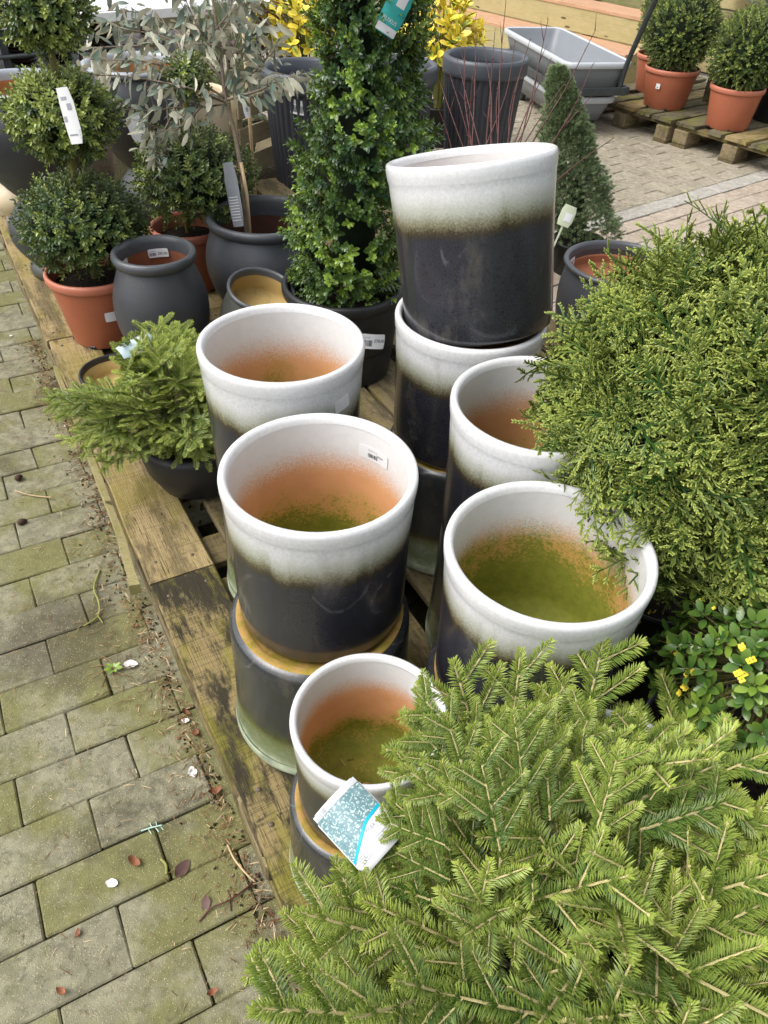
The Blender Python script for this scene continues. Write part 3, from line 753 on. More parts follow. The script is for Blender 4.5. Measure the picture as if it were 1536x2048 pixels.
def sticker(parent, mat4, w, h, Rc, spec=(), m='white', name='price_sticker', bend=0.0):
    V, F = card(w, h, bend); V = wrap(np.array(V), Rc)
    o = add(name, mesh_py(name, V, F, M[m]), parent, mat4=mat4)
    if spec: print_on(o, spec, w, h, Rc, bend)
    return o
def cyl_frame(ang, r, z, inside=False, roll=0.0, tilt=0.0):
    """frame on a cylinder wall: local X round the wall, Y up, Z off the wall"""
    c, s = math.cos(ang), math.sin(ang)
    n = Vector((c, s, 0)) * (-1 if inside else 1); up = Vector((0, 0, 1)); x = up.cross(n)
    Mx = Matrix((x, up, n)).transposed().to_4x4(); Mx.translation = Vector((c * r, s * r, z))
    return Mx @ Matrix.Rotation(roll, 4, 'Z') @ Matrix.Rotation(tilt, 4, 'X')
PRICE = lambda s, sd=1: [('t', 'POTTE', -.42, .2, .16, 'greyink'), ('t', s, .02, -.05, .30, 'ink')] + barcode(-.42, -.33, .38, .42, 'ink', sd)

# ---------------------------------------------------------------- two-tone glazed pots
RR = .148                                                           # rim radius of the mesh, height POT_H
H_ = POT_H
wall_p = [(.128, 0), (.135, .004), (.1385, .015), (.1395, .05), (.1405, .12), (.142, .2), (.1448, H_ - .040), (.1452, H_ - .034), (.1464, H_ - .028)]
rim_p = [(.1464, H_ - .028), (.1474, H_ - .020), (.148, H_ - .009), (.1465, H_ - .002), (.143, H_), (.138, H_ - .001), (.1345, H_ - .006), (.133, H_ - .014)]
in_p = [(.133, H_ - .014), (.1315, H_ - .05), (.1295, .16), (.127, .06), (.120, .03), (.08, .022), (.018, .02), (.016, .004), (0, .004)]
base_p = [(0, .010), (.112, .010), (.116, .001), (.128, 0)]
POTM = dict(rimm=lathe('rim', rim_p, M['rim_moss'], 96, .0035), wall=lathe('wall', wall_p, M['glaze'], 96, .0035), wallm=lathe('wall', wall_p, M['glaze_moss'], 96, .0035), rim=lathe('rim', rim_p, M['rim_white'], 96, .0035), inside=lathe('interior', in_p, M['glaze_in'], 96), base=lathe('base', base_p, M['bare'], 96))
def glazed_pot(label, loc, scale=1.0, rot=(0, 0, 0), moss=.5, inverted=False, group=None, spin=0.0):
    s = scale if isinstance(scale, tuple) else (scale,) * 3
    if inverted: t = thing('glazed_pot', label, 'plant pot', (loc[0], loc[1], loc[2] + H_ * s[2]), (math.pi, 0, spin), s, group)
    else: t = thing('glazed_pot', label, 'plant pot', loc, rot if any(rot) else (0, 0, spin), s, group)
    w_ = add('wall', POTM['wallm' if inverted else 'wall'], t); w_['runs'] = 1.0 if 'runs' in label else .12 if not 'tilted' in label else 0.0; add('rim', POTM['rimm' if inverted else 'rim'], t)
    i = add('interior', POTM['inside'], t); i['moss'] = float(moss); add('base', POTM['base'], t)
    return t
GP = 'two-tone glazed pots stacked on the pallets'
def stack(xy, s, lab_top, lab_low, moss, low=(1.09, 1.09, .94), low_off=(0.0, 0.0), spin=0.0, top_h=1.0):
    b = glazed_pot(lab_low, (xy[0] + low_off[0], xy[1] + low_off[1], DECK), low, inverted=True, group=GP, spin=spin + 1)
    z = DECK + H_ * low[2] - .001
    return glazed_pot(lab_top, (xy[0], xy[1], z), (s, s, s * top_h), moss=moss, group=GP, spin=spin)
pA = stack((-.098, .886), .995, 'white-rimmed dark glazed pot with a price sticker inside, front stack at the pallet edge', 'upside-down algae-stained glazed pot under the front stack at the pallet edge', .56, low=(1.10, 1.10, .90), low_off=(-.002, -.016), top_h=.96)
pB = stack((-.194, 1.205), .995, 'white-rimmed glazed pot with a blank torn sticker outside, behind the front stack', 'upside-down glazed pot under the pot with the blank torn sticker', .62, low=(1.0, 1.0, .96))
pC = glazed_pot('white-rimmed glazed pot with the tilted pot standing in its mouth', (.150, 1.375, .402), (1.0, 1.0, .96), moss=.4, group=GP)
glazed_pot('upside-down glazed pot at the bottom of the stack with the tilted pot', (.145, 1.37, DECK), (1.04, 1.04, .94), inverted=True, group=GP)
pD = stack((.246, 1.062), 1.0, 'white-rimmed glazed pot between the tilted pot and the olive-floored pot, half behind the ball conifer', 'upside-down glazed pot under the pot half hidden by the ball conifer', .5, low=(1.0, 1.0, .96), top_h=.97)
pE = stack((.225, .752), .965, 'white-rimmed glazed pot with a thick green algae floor and glaze runs, front right', 'upside-down glazed pot under the pot with the green algae floor', .86, low=(1.05, 1.05, .92), top_h=.94)
pF = stack((-.006, .590), .715, 'small white-rimmed glazed pot with mossy streaks inside beside the teal plant tag', 'small upside-down glazed pot with a mossy ledge at the front pallet edge', .44, low=(.78, .78, .60), low_off=(-.006, -.004), top_h=.92)
pG = stack((.300, .500), .72, 'small white-rimmed glazed pot almost hidden behind the front spruce twigs', 'small upside-down glazed pot hidden low behind the front spruce', .5, low=(.75, .75, .60))
# tilted pot resting in the mouth of the lower pot
TILT = Matrix.Rotation(R(-11.0), 4, 'X') @ Matrix.Rotation(R(-8.5), 4, 'Y')
pT = glazed_pot('tilted white-topped glazed pot leaning in the mouth of another pot, highest of all the pots', (.166, 1.372, .667), (1.015,) * 3, rot=TILT.to_euler(), moss=.2, group=GP)
pT.rotation_euler = (TILT @ Matrix.Rotation(2.2, 4, 'Z')).to_euler()
def label_angle(pot, px, py):   # angle towards a point in plan
    return math.atan2(py - pot.location.y, px - pot.location.x)
sticker(pA, cyl_frame(R(53), .1300, .247, True, R(0)), .060, .026, -.130, [('t', 'KRUKKE 35', -.2, .22, .14, 'greyink'), ('t', '298.00', .08, .0, .2, 'ink')] + barcode(-.2, -.28, .32, .30, 'ink', 3))
sticker(pB, cyl_frame(R(-38), .1452, .232, False, R(8)), .036, .026, .145, (), 'white', 'torn_sticker')
sticker(pF, cyl_frame(R(38), .1300, .235, True, R(-2)), .074, .030, -.130, [('t', 'POTTE', .15, .15, .2, 'greyink')] + barcode(.1, -.3, .3, .36, 'ink', 5))

# ---------------------------------------------------------------- dark stoneware jars and bowls
def jar(label, loc, parts, rot=(0, 0, 0), scale=1.0, cat_='plant pot', group=None, seg=80, name='stoneware_jar', wob=.006):
    t = thing(name, label, cat_, loc, rot, scale, group)
    for nm, prof, m, kw in parts: add(nm, lathe(nm, prof, M[m], seg, **dict(dict(wob=wob), **kw)), t)
    return t
def rounded_rim(r, z, w, h):
    """rolled lip, outer to inner; r outer radius, z top"""
    return [(r - w * .75, z - h * 1.25), (r - w * .25, z - h), (r, z - h * .55), (r - w * .12, z - h * .15), (r - w * .5, z), (r - w * .88, z - h * .2), (r - w, z - h * .6), (r - w * 1.05, z - h * 1.4)]
def urn(label, loc, r, h, belly, mats, foot=.72, rimw=.02, rimh=.03, cat_='plant pot', rot=(0, 0, 0), group=None, depth=.5, belly_z=.55, name='stoneware_jar', band=0.0):
    rb = belly; rf = foot * r
    body = []
    for i in range(15):
        t = i / 14; z = t * (h - rimh * 1.2)
        if t < belly_z: k = t / belly_z; rr = rf + (rb - rf) * math.sin(k * math.pi / 2) ** .9
        else: k = (t - belly_z) / (1 - belly_z); rr = rb + (r - rimw * .8 - rb) * (1 - math.cos(k * math.pi / 2))
        body.append((rr, z))
    body = [(0, .0), (rf - .008, .0)] + body[0:]
    rim = rounded_rim(r, h, rimw, rimh)
    r0, z0 = rim[-1]
    band_z = z0 - band
    inn = [(r0 + .001, z0)] + [(r0 + (rb - .02 - r0) * math.sin(k / 6 * math.pi / 2), z0 - (h * depth) * k / 6) for k in range(1, 7)] + [(0, z0 - h * depth - .002)]
    parts = [('body', body, mats[0], {}), ('rim', rim, mats[1], {}), ('interior', inn, mats[2], {})]
    if band:
        parts[2] = ('interior', [(r0 + .0005, band_z)] + inn[2:], mats[2], {})
        parts.insert(2, ('rim_band', [(r0, z0), (r0 + .0005, band_z)], mats[0], {}))
    return jar(label, loc, parts, rot, 1.0, cat_, group, name=name)
U1 = urn('dark grey jar with a thick rolled rim and a 285.00 price sticker inside', (-.694, 2.122, DECK), .120, .35, .139, ('char', 'char_rim', 'in_red'), .80, .021, .030, depth=.6, belly_z=.58)
sticker(U1, cyl_frame(R(100), .0960, .300, True, R(4)), .060, .026, -.100, [('t', '285.00', -.05, -.2, .42, 'ink'), ('t', 'KRUKKE', -.45, .18, .2, 'greyink')] + barcode(-.45, -.3, .33, .36, 'ink', 8))
sticker(U1, cyl_frame(R(168), .0985, .300, True, R(2)), .03, .035, -.100, ())
S1 = urn('small dark bowl tipped to one side with a mossy ochre inside', (-.435, 2.14, DECK + .012), .100, .26, .112, ('char_moss', 'char_rim', 'in_ochre'), .7, .012, .016, depth=.22, belly_z=.6, rot=(R(10), R(11), 0))
Dbowl = urn('wide charcoal pot with brownish inside holding the grey-leaved standard tree', (-.445, 2.525, DECK), .188, .32, .198, ('slate', 'char_rim', 'in_brown'), .72, .027, .032, depth=.45, belly_z=.6, band=.02)
sticker(Dbowl, cyl_frame(R(38), .160, .275, True, R(-3)), .075, .036, -.165, [('t', 'KRUKKE', -.4, .15, .2, 'greyink')] + barcode(-.35, -.38, .5, .45, 'ink', 9))
kw_ = dict()
K1 = thing('plastic_pot', 'large black plastic pot holding the tall box cone', 'plant pot', (-.152, 2.13, DECK))
add('body', lathe('body', [(0, 0), (.142, 0), (.146, .006), (.170, .245)], M['blackpot'], 80), K1)
add('rim', lathe('rim', [(.170, .245), (.178, .248), (.180, .256), (.180, .272), (.176, .277), (.166, .277), (.162, .27), (.160, .24)], M['blackpot'], 80), K1)
add('interior', lathe('interior', [(.160, .24), (.156, .1), (0, .1)], M['blackpot'], 80), K1)
k1s = sticker(K1, cyl_frame(R(-67), .171, .175, False, R(-12), R(-14)) @ Matrix.Translation((.03, 0, .004)), .075, .042, 0, PRICE('278.00', 12), bend=.006)
R1 = urn('wide dark pot with rust-red inside and a white price sticker, behind the ball conifer', (.690, 2.30, DECK), .175, .31, .176, ('char', 'char_rim', 'in_red'), .78, .018, .018, depth=.16, belly_z=.7, band=.05)
sticker(R1, cyl_frame(R(150), .155, .262, True, R(0)), .045, .034, -.156, [('b', -.3, -.3, .06, .6, 'greyink', 'lettering'), ('b', -.15, -.3, .06, .6, 'greyink', 'lettering'), ('b', .0, -.25, .06, .5, 'greyink', 'lettering'), ('b', .2, -.3, .1, .6, 'ink')])
bw = urn('small black pot with a brown inside half covered by the low spruce', (-.757, 1.830, DECK), .100, .125, .098, ('blackpot', 'blackpot', 'in_ochre'), .75, .010, .012, depth=.3, belly_z=.9)
sticker(bw, cyl_frame(R(-118), .0985, .075, False, R(3)), .035, .04, .1, ())
# stacked big jars at the left
GJ = 'big jars stacked at the far left'
def jar_pair(lt, ll, xy, z0, hl, ht, r, mats, low_mats=None, belly=1.12, foot=.5):
    low_mats = low_mats or mats
    lo = urn(ll, (xy[0], xy[1], z0 + hl), r * .58, hl, r * .76, low_mats, .52, .022, .04, rot=(math.pi, 0, 0), group=GJ)
    return urn(lt, (xy[0], xy[1], z0 + hl + .001), r, ht, r * belly * .93, mats, foot, .030, .022, group=GJ, depth=.12, belly_z=.72)
jar_pair('big dark jar with an orange inside standing on an upturned jar at the left edge', 'upturned dark jar with a flared foot ring on the yellowed pallet at the left', (-1.235, 2.72), DECK, .29, .34, .20, ('char', 'palerim', 'in_orange'), ('char', 'char_moss', 'in_orange'))
jar_pair('big dark jar with a pale rim and orange inside behind the three-ball topiary', 'upturned dark jar under the pale-rimmed jar behind the three-ball topiary', (-1.04, 3.33), 0.02, .31, .37, .205, ('char', 'palerim', 'in_orange'))
jar_pair('cream jar standing on another behind the dark jars at the far left', 'upturned cream jar at the far left edge of the pallet', (-1.53, 3.12), DECK, .20, .20, .13, ('cream', 'cream', 'in_orange'), ('cream', 'taupe', 'in_orange'))
urn('cream tapered pot seen between the dark jars and the grey-leaved tree', (-.92, 3.72, .03), .135, .50, .14, ('cream', 'cream', 'in_orange'), .62, .02, .02, belly_z=.8)
urn('taupe jar with a pale rim glimpsed between the two big dark jars', (-1.42, 3.62, DECK), .105, .30, .125, ('taupe', 'palerim', 'in_brown'), .8, .015, .02)
# fluted planters
def fluted(label, xy, r, h, z0=0.0):
    t = thing('fluted_planter', label, 'planter', (xy[0], xy[1], z0), (0, 0, rnd.uniform(0, 1)), 1.0, 'tall fluted planters at the back')
    body = [(0, 0), (r * .72, 0), (r * .74, .01)] + [(r * (.75 + .2 * k / 10), .02 + (h - .10) * k / 10) for k in range(1, 11)]
    add('body', lathe('body', body, M['flute'], 200, .002, True, 40, .011, (.015, h - .07)), t)
    add('rim', lathe('rim', [(r * .95, h - .08), (r * .985, h - .075), (r, h - .06), (r, h - .018), (r * .985, h - .004), (r * .95, h), (r * .88, h - .002), (r * .85, h - .012), (r * .84, h - .06)], M['flute_rim'], 96, .004), t)
    add('interior', lathe('interior', [(r * .84, h - .06), (r * .80, h - .2), (0, h - .21)], M['flute'], 64), t)
    return t
Fl3 = fluted('tall fluted dark planter on the right, behind the red twigs', (.393, 4.35), .212, .60)
Fl2 = fluted('tall fluted dark planter half hidden behind the box cone', (-.055, 4.08), .205, .60)
Fl1 = fluted('tall fluted dark planter with a barcode sticker, left of the box cone', (-.44, 3.90), .21, .60)
_a = math.atan2(-3.9, .44) - R(14) - Fl1.rotation_euler.z
sticker(Fl1, cyl_frame(_a, .192, .475, False, R(-6)), .07, .058, .195, [('t', 'KRUKKE', -.4, .22, .16, 'greyink')] + barcode(-.35, -.35, .7, .48, 'ink', 14))

# ---------------------------------------------------------------- terracotta-coloured plastic pots
def swag(r0, r1, h, n=6):
    """embossed swags round the upper wall"""
    L = []
    for k in range(n):
        for dep, off in ((.045, 0), (.028, .25)):
            pts = []
            for i in range(13):
                t = i / 12; a = 2 * math.pi * (k + t + off) / n; z = h * .80 - dep * 4 * t * (1 - t) * (h / .25)
                rr = r0 + (r1 - r0) * (z / h) + .0004; pts.append((rr * math.cos(a), rr * math.sin(a), z))
            L.append(tube_np(pts, .0013, 4))
    for zf in (.60, .575):
        rr = r0 + (r1 - r0) * zf + .0004
        L.append(tube_np([(rr * math.cos(a), rr * math.sin(a), zf * h) for a in np.linspace(0, 2 * math.pi, 60)], .0011, 4))
    V, T, t, m = cat(L); return mesh_np('embossed_swags', V, T, M['terra_line'], None, None, True)
def terra_pot(parent, r, h, rb):
    p = add('pot', lathe('pot', [(0, 0), (rb, 0), (rb + .003, .004), (r - .010, h - .03)], M['terra'], 72), parent)
    add('rim', lathe('rim', [(r - .010, h - .03), (r - .003, h - .028), (r, h - .022), (r + .001, h - .008), (r - .002, h), (r - .010, h), (r - .013, h - .01), (r - .016, h - .05)], M['terra_rim'], 72), p)
    add('embossed_swags', swag(rb + .003, r - .010, h), p)
    for k in range(6):
        a = 2 * math.pi * k / 6 + .4; me = box_mesh('drain_notch', .02, .012, .010, M['blackpot'], .002)
        add('drain_notch', me, p, ((rb + .0005) * math.cos(a), (rb + .0005) * math.sin(a), .006), (0, 0, a + math.pi / 2))
    so = [(r - .016, h - .05)] + [((r - .016) * (1 - k / 8), h - .05 + .018 * math.sin(k / 8 * math.pi / 2) + rnd.uniform(-.003, .003)) for k in range(1, 8)] + [(0, h - .03)]
    add('soil', lathe('soil', so, M['soil'], 48), parent)
    return p
# ---------------------------------------------------------------- leaf templates (V, T, tint, material index)
def leaf_t(L, W, fold=.25, curl=.15, t0=.2, t1=.5, base=0.0, mi=0, pts=((.24, .80), (.58, 1.0), (.88, .58)), edge=None):
    """pointed oval leaf along +X, blade in XY, folded along the midrib"""
    V = [(base, 0, 0)]; t = [t0]
    for f, w in pts:
        x = base + L * f; zc = -curl * L * f * f; hw = W / 2 * w
        V += [(x, hw, zc + fold * hw), (x, 0, zc), (x, -hw, zc + fold * hw)]
        tt = t0 + (t1 - t0) * f; t += [tt if edge is None else edge, tt, tt if edge is None else edge]
    V.append((base + L, 0, -curl * L)); t.append(t1 if edge is None else edge)
    T = [(0, 2, 1), (0, 3, 2)]
    for k in range(len(pts) - 1):
        a = 1 + 3 * k; T += [(a, a + 1, a + 4), (a, a + 4, a + 3), (a + 1, a + 2, a + 5), (a + 1, a + 5, a + 4)]
    a = 1 + 3 * (len(pts) - 1); e = len(V) - 1
    T += [(a, a + 1, e), (a + 1, a + 2, e)]
    return np.array(V, float), np.array(T), np.array(t, float), np.full(len(T), mi)
def leaf2(L, W, fold=.3, t0=.2, t1=.5, mi=0):
    V = np.array([(0, 0, 0), (L * .5, W / 2, fold * W / 2), (L, 0, 0), (L * .5, -W / 2, fold * W / 2)]); T = np.array([(0, 2, 1), (0, 3, 2)])
    return V, T, np.array([t0, (t0 + t1) / 2, t1, (t0 + t1) / 2]), np.full(2, mi)
def stamp(M4, tpl): return (xf(M4, tpl[0]), tpl[1], tpl[2], tpl[3])
def box_sprig(L, leafL, leafW, pairs, t0, t1, r, simple=False, spread=62, stem=.0008, stem_mi=1):
    """opposite pairs of small leaves on a stem along +X"""
    parts = []
    if stem: V, T, t = tube_np([(0, 0, 0), (L, 0, .08 * L)], [stem, stem * .6], 4, t0); parts.append((V, T, t, np.full(len(T), stem_mi)))
    for k in range(pairs):
        f = (k + 1) / pairs; x = L * f * .95; sz = leafL * (1.05 - .45 * f) * r.uniform(.85, 1.15)
        a0 = (k % 2) * math.pi / 2 + r.uniform(-.35, .35)
        for s in (0, math.pi):
            sp = R(spread - 34 * f + r.uniform(-12, 12)); ti0 = t0 + (t1 - t0) * f * r.uniform(.5, 1); az = a0 + s
            d = Vector((math.cos(sp), math.sin(sp) * math.cos(az), math.sin(sp) * math.sin(az)))
            up = Vector((math.sin(sp), -math.cos(sp) * math.cos(az), -math.cos(sp) * math.sin(az))) * 1.0
            tl = leaf2(sz, leafW * sz / leafL, .35, ti0, ti0 + .12) if simple else leaf_t(sz, leafW * sz / leafL, .28, .18, ti0, ti0 + .12)
            parts.append(stamp(frame((x, 0, .08 * L * f), d, up), tl))
    return cat(parts)
def shoot(L, nl, r, step=.0021, rows=3, t0=.12, t1=.8, w=.0022, stem=.0012, bend=0.0, buds=True):
    """spruce shoot along +X: twig and needles (3-sided spikes)"""
    n = 7; pts = [(L * i / (n - 1), 0, bend * L * (i / (n - 1)) ** 2) for i in range(n)]
    V0, T0, tt = tube_np(pts, [stem * (1 - .45 * i / (n - 1)) for i in range(n)], 5, .5)
    Vs, Ts, ts = [], [], []; c = 0
    m = int(L / step)
    for i in range(m + 8):
        f = min(1.0, (i + .5) / m); x = L * f; z = bend * L * f * f
        for k in range(rows):
            tipf = max(0, (f - .86) / .14)
            if k == 0: az = r.uniform(-8, 18)
            elif k == 1: az = 180 + r.uniform(-18, 8)
            else: az = r.choice((r.uniform(22, 52), r.uniform(128, 158)))
            az = R(az); fw = R(r.uniform(56, 66) - 34 * tipf - (14 if k == 2 else 0)); ln = nl * r.uniform(.9, 1.06) * (1 - .30 * tipf) * (.86 if k == 2 else 1)
            d = Vector((math.cos(fw), math.sin(fw) * math.cos(az), math.sin(fw) * math.sin(az)))
            s = d.cross(Vector((0, 0, 1))).normalized(); u = s.cross(d)
            p = Vector((x, 0, z)) + Vector((0, d.y, d.z)) * stem * .6; q = p + d * ln + Vector((0, 0, .10 * ln))
            mid = p + d * ln * .45 + Vector((0, 0, .02 * ln))
            Vs += [p, mid + s * w * .5, mid - s * w * .5, mid + u * w * .45, q]
            Ts += [(c, c + 3, c + 1), (c, c + 2, c + 3), (c + 1, c + 3, c + 4), (c + 3, c + 2, c + 4)]
            a = t0 + (t1 - t0) * (f ** 2) * .6 + r.uniform(-.08, .08); ts += [a, a + .05, a + .05, a + .12, a + .3]
            c += 5
    parts = [(V0, T0, tt, np.full(len(T0), 1)), (np.array([tuple(v) for v in Vs]), np.array(Ts), np.array(ts), np.zeros(len(Ts), int))]
    if buds:
        bp = Vector(pts[-1]); V, T, t = tube_np([bp - Vector((.001, 0, 0)), bp + Vector((.0015, 0, .0002)), bp + Vector((.0045, 0, .0004))], [.0010, .0018, .0002], 5); parts.append((V, T, t, np.full(len(T), 1)))
    return cat(parts)
def spruce_branch(L, r, nl, side=6, **kw):
    parts = [shoot(L, nl, r, bend=-.10, stem=.0017, **kw)]
    for i in range(side):
        f = .12 + .72 * i / max(1, side - 1) + r.uniform(-.03, .03)
        s = 1 if i % 2 else -1; ln = L * (.55 - .32 * f) * r.uniform(.85, 1.25)
        ang = R(s * r.uniform(38, 54)); p = Vector((L * f, 0, -.10 * L * f * f))
        d = Vector((math.cos(ang), math.sin(ang), r.uniform(-.12, .14)))
        parts.append(stamp(frame(p, d, (0, 0, 1)), shoot(max(.018, ln), nl * .95, r, bend=r.uniform(-.14, .06), **kw)))
    return cat(parts)
def fan_dirs(n, r, lo=-1.0):
    out = []
    for i in range(n):
        z = 1 - (1 - lo) * (i + .5) / n; a = i * 2.399963 + r.uniform(-.25, .25); s = math.sqrt(max(0, 1 - z * z)); out.append(Vector((s * math.cos(a), s * math.sin(a), z)))
    return out
def tall_tag(label, loc, rot, w, h, m, cat_='plant tag', spec=(), stake=0.0, group=None, bend=.003, name='plant_tag'):
    V, F = card(w, h, bend, 10, 4, .0008, .25)
    t = add(name, mesh_py(name, V, F, M[m])); t.location = loc; t.rotation_euler = rot; tag(t, label, cat_, group)
    if spec: print_on(t, spec, w, h, 0, bend, .0006)
    if stake:
        sv, sf = box(.007, stake, .0012); s = add('stake', mesh_py('stake', sv, sf, M[m]), t, (0, -h / 2 - stake / 2 + .004, -.0008))
    return t
def face_cam(p, roll=0.0, yaw=0.0, pitch=0.0):
    """orientation of a card that shows its front roughly to the viewer's side"""
    z = (CAM - Vector(p)).normalized(); x = Vector((0, 0, 1)).cross(z).normalized(); y = z.cross(x)
    return (Matrix((x, y, z)).transposed() @ Euler((pitch, yaw, roll)).to_matrix()).to_euler()

# ---------------------------------------------------------------- low nest spruces
r_ = random.Random(21)
BR_T = [spruce_branch(r_.uniform(.12, .16), r_, .0128, r_.choice((4, 5, 5))) for _ in range(6)] + [spruce_branch(.12, r_, .0122, 5, t0=.35, t1=1.2) for _ in range(2)]
def nest_spruce(t, n, c, rx, rz, rad0, sc_, seed, lo=-.25, sink=.55, tops=(), hide=None):
    r = random.Random(seed); items = []
    limbs = []
    for d in fan_dirs(n, r, lo):
        k = r.uniform(sink, .84)
        out = Vector((d.x * rx, d.y * rx, d.z * rz)); lump = 1 + .13 * math.sin(3 * math.atan2(d.y, d.x) + seed) + .07 * math.sin(7 * math.atan2(d.y, d.x) + 5 * d.z) + r.uniform(-.14, .14)
        p = c + out * k * lump
        dirv = Vector((d.x, d.y, d.z * .7 + .22)); 
        if abs(d.z) > .75: a = r.uniform(0, 6.28); dirv += Vector((math.cos(a), math.sin(a), 0)) * .8
        dirv += Vector((r.uniform(-.25, .25), r.uniform(-.25, .25), r.uniform(-.12, .18)))
        up = Vector((d.x * .35, d.y * .35 - .25, .9 + d.z * .3)) + Vector((r.uniform(-.18, .18), r.uniform(-.18, .18), 0))
        if hide and hide(p + dirv.normalized() * .1 * sc_): continue
        items.append((r.randrange(len(BR_T)), frame(p - dirv.normalized() * .06 * sc_, dirv, up, sc_ * r.uniform(.85, 1.2))))
        if r.random() < .30: limbs.append(tube_np(curve_pts([Vector((0, 0, rad0)), c * .55 + p * .2, p], 6), [.006, .005, .004, .003, .0025, .002, .0018][:len(curve_pts([Vector((0, 0, rad0)), c * .55 + p * .2, p], 6))], 5))
    for (p, dv, s) in tops: items.append((r.randrange(6), frame(p, dv, Vector((0, -.5, .8)), s)))
    scatter(t, 'branch', BR_T, items, [M['needle'], M['twig']], 300, 'inner_branches', False, None, [c])
    V, T, tt, m = cat(limbs); add('limbs', mesh_np('limbs', V, T, M['bark'], None, None, True), t)
def nursery_pot(t, r, h, m='blackpot', rim=True):
    p = add('pot', lathe('pot', [(0, 0), (r * .82, 0), (r * .84, .005), (r * .985, h - .012), (r * 1.02, h - .012), (r * 1.02, h), (r * .97, h), (r * .95, h - .03)], M[m], 64), t)
    add('soil', lathe('soil', [(r * .95, h - .03), (r * .6, h - .018), (r * .25, h - .022), (0, h - .012)], M['soil'], 40), t); return p
sp = thing('nest_spruce', 'large low spruce with yellow-green tips filling the foreground in a black pot', 'spruce', (.235, .335, DECK), (0, 0, 0))
nursery_pot(sp, .125, .20)
T_ = lambda x, y, z: Vector((x, y, z)) - Vector((.235, .335, DECK))
tops = []
def pix(x, y, Z): return CAM + (_M @ Vector(((x - 768) / 1536, (y - 1024) / 1536, 1))) * Z
for (xa, ya, za, xb, yb, zb) in ((975, 1560, .86, 912, 1325, .80), (1010, 1560, .86, 1040, 1350, .82), (930, 1590, .84, 850, 1440, .80), (900, 1640, .82, 790, 1500, .80), (900, 1700, .80, 770, 1590, .80), (900, 1760, .80, 760, 1690, .80), (1060, 1580, .86, 1190, 1400, .84), (1120, 1560, .86, 1190, 1420, .82), (960, 1640, .80, 900, 1450, .77), (860, 1800, .80, 690, 1740, .80), (1000, 1700, .76, 960, 1500, .74), (1230, 1620, .82, 1490, 1510, .86), (1280, 1660, .80, 1510, 1590, .84), (1180, 1700, .78, 1250, 1480, .78), (860, 1900, .80, 610, 1830, .82), (1100, 1640, .80, 1090, 1440, .79), (1020, 1620, .79, 880, 1560, .77), (1300, 1600, .82, 1380, 1480, .83), (1120, 1580, .82, 1110, 1460, .82), (930, 1620, .80, 800, 1530, .78), (930, 1560, .81, 820, 1440, .80), (890, 1690, .79, 760, 1640, .79), (1050, 1610, .78, 1030, 1420, .77), (1090, 1580, .80, 1075, 1425, .79), (1010, 1590, .78, 975, 1430, .78), (960, 1520, .80, 850, 1400, .80)):
    a_, b_ = pix(xa, ya, za) - sp.location, pix(xb, yb, zb) - sp.location
    tops.append((a_, b_ - a_, (b_ - a_).length / .135))
def over_tag(p):
    q = _M.transposed() @ (p + sp.location - CAM); x, y = 768 + 1536 * q.x / q.z, 1024 + 1536 * q.y / q.z
    return (x < 790 and y < 1730) or (x < 600 and y < 1830) or x < 470
nest_spruce(sp, 250, Vector((0, 0, .305)), .295, .19, .18, 1.16, 4, -.35, .50, tops, over_tag)
sp2 = thing('nest_spruce', 'low spruce in a dark rounded bowl at the pallet edge beside the white-rimmed pots', 'spruce', (-.475, 1.530, DECK), (0, 0, 0))
add('pot', lathe('pot', [(0, 0), (.085, 0), (.10, .012), (.128, .07), (.138, .13), (.132, .15), (.122, .15), (.12, .12), (0, .12)], M['blackpot'], 64), sp2)
add('soil', lathe('soil', [(.12, .12), (.06, .13), (0, .135)], M['soil'], 40), sp2)
def over_bowl(p):
    q = _M.transposed() @ (p + sp2.location - CAM); x, y = 768 + 1536 * q.x / q.z, 1024 + 1536 * q.y / q.z
    return (x < 228 and y < 772) or y < 632
nest_spruce(sp2, 260, Vector((-.065, -.005, .235)), .205, .145, .12, .76, 9, -.55, .5, (), over_bowl)

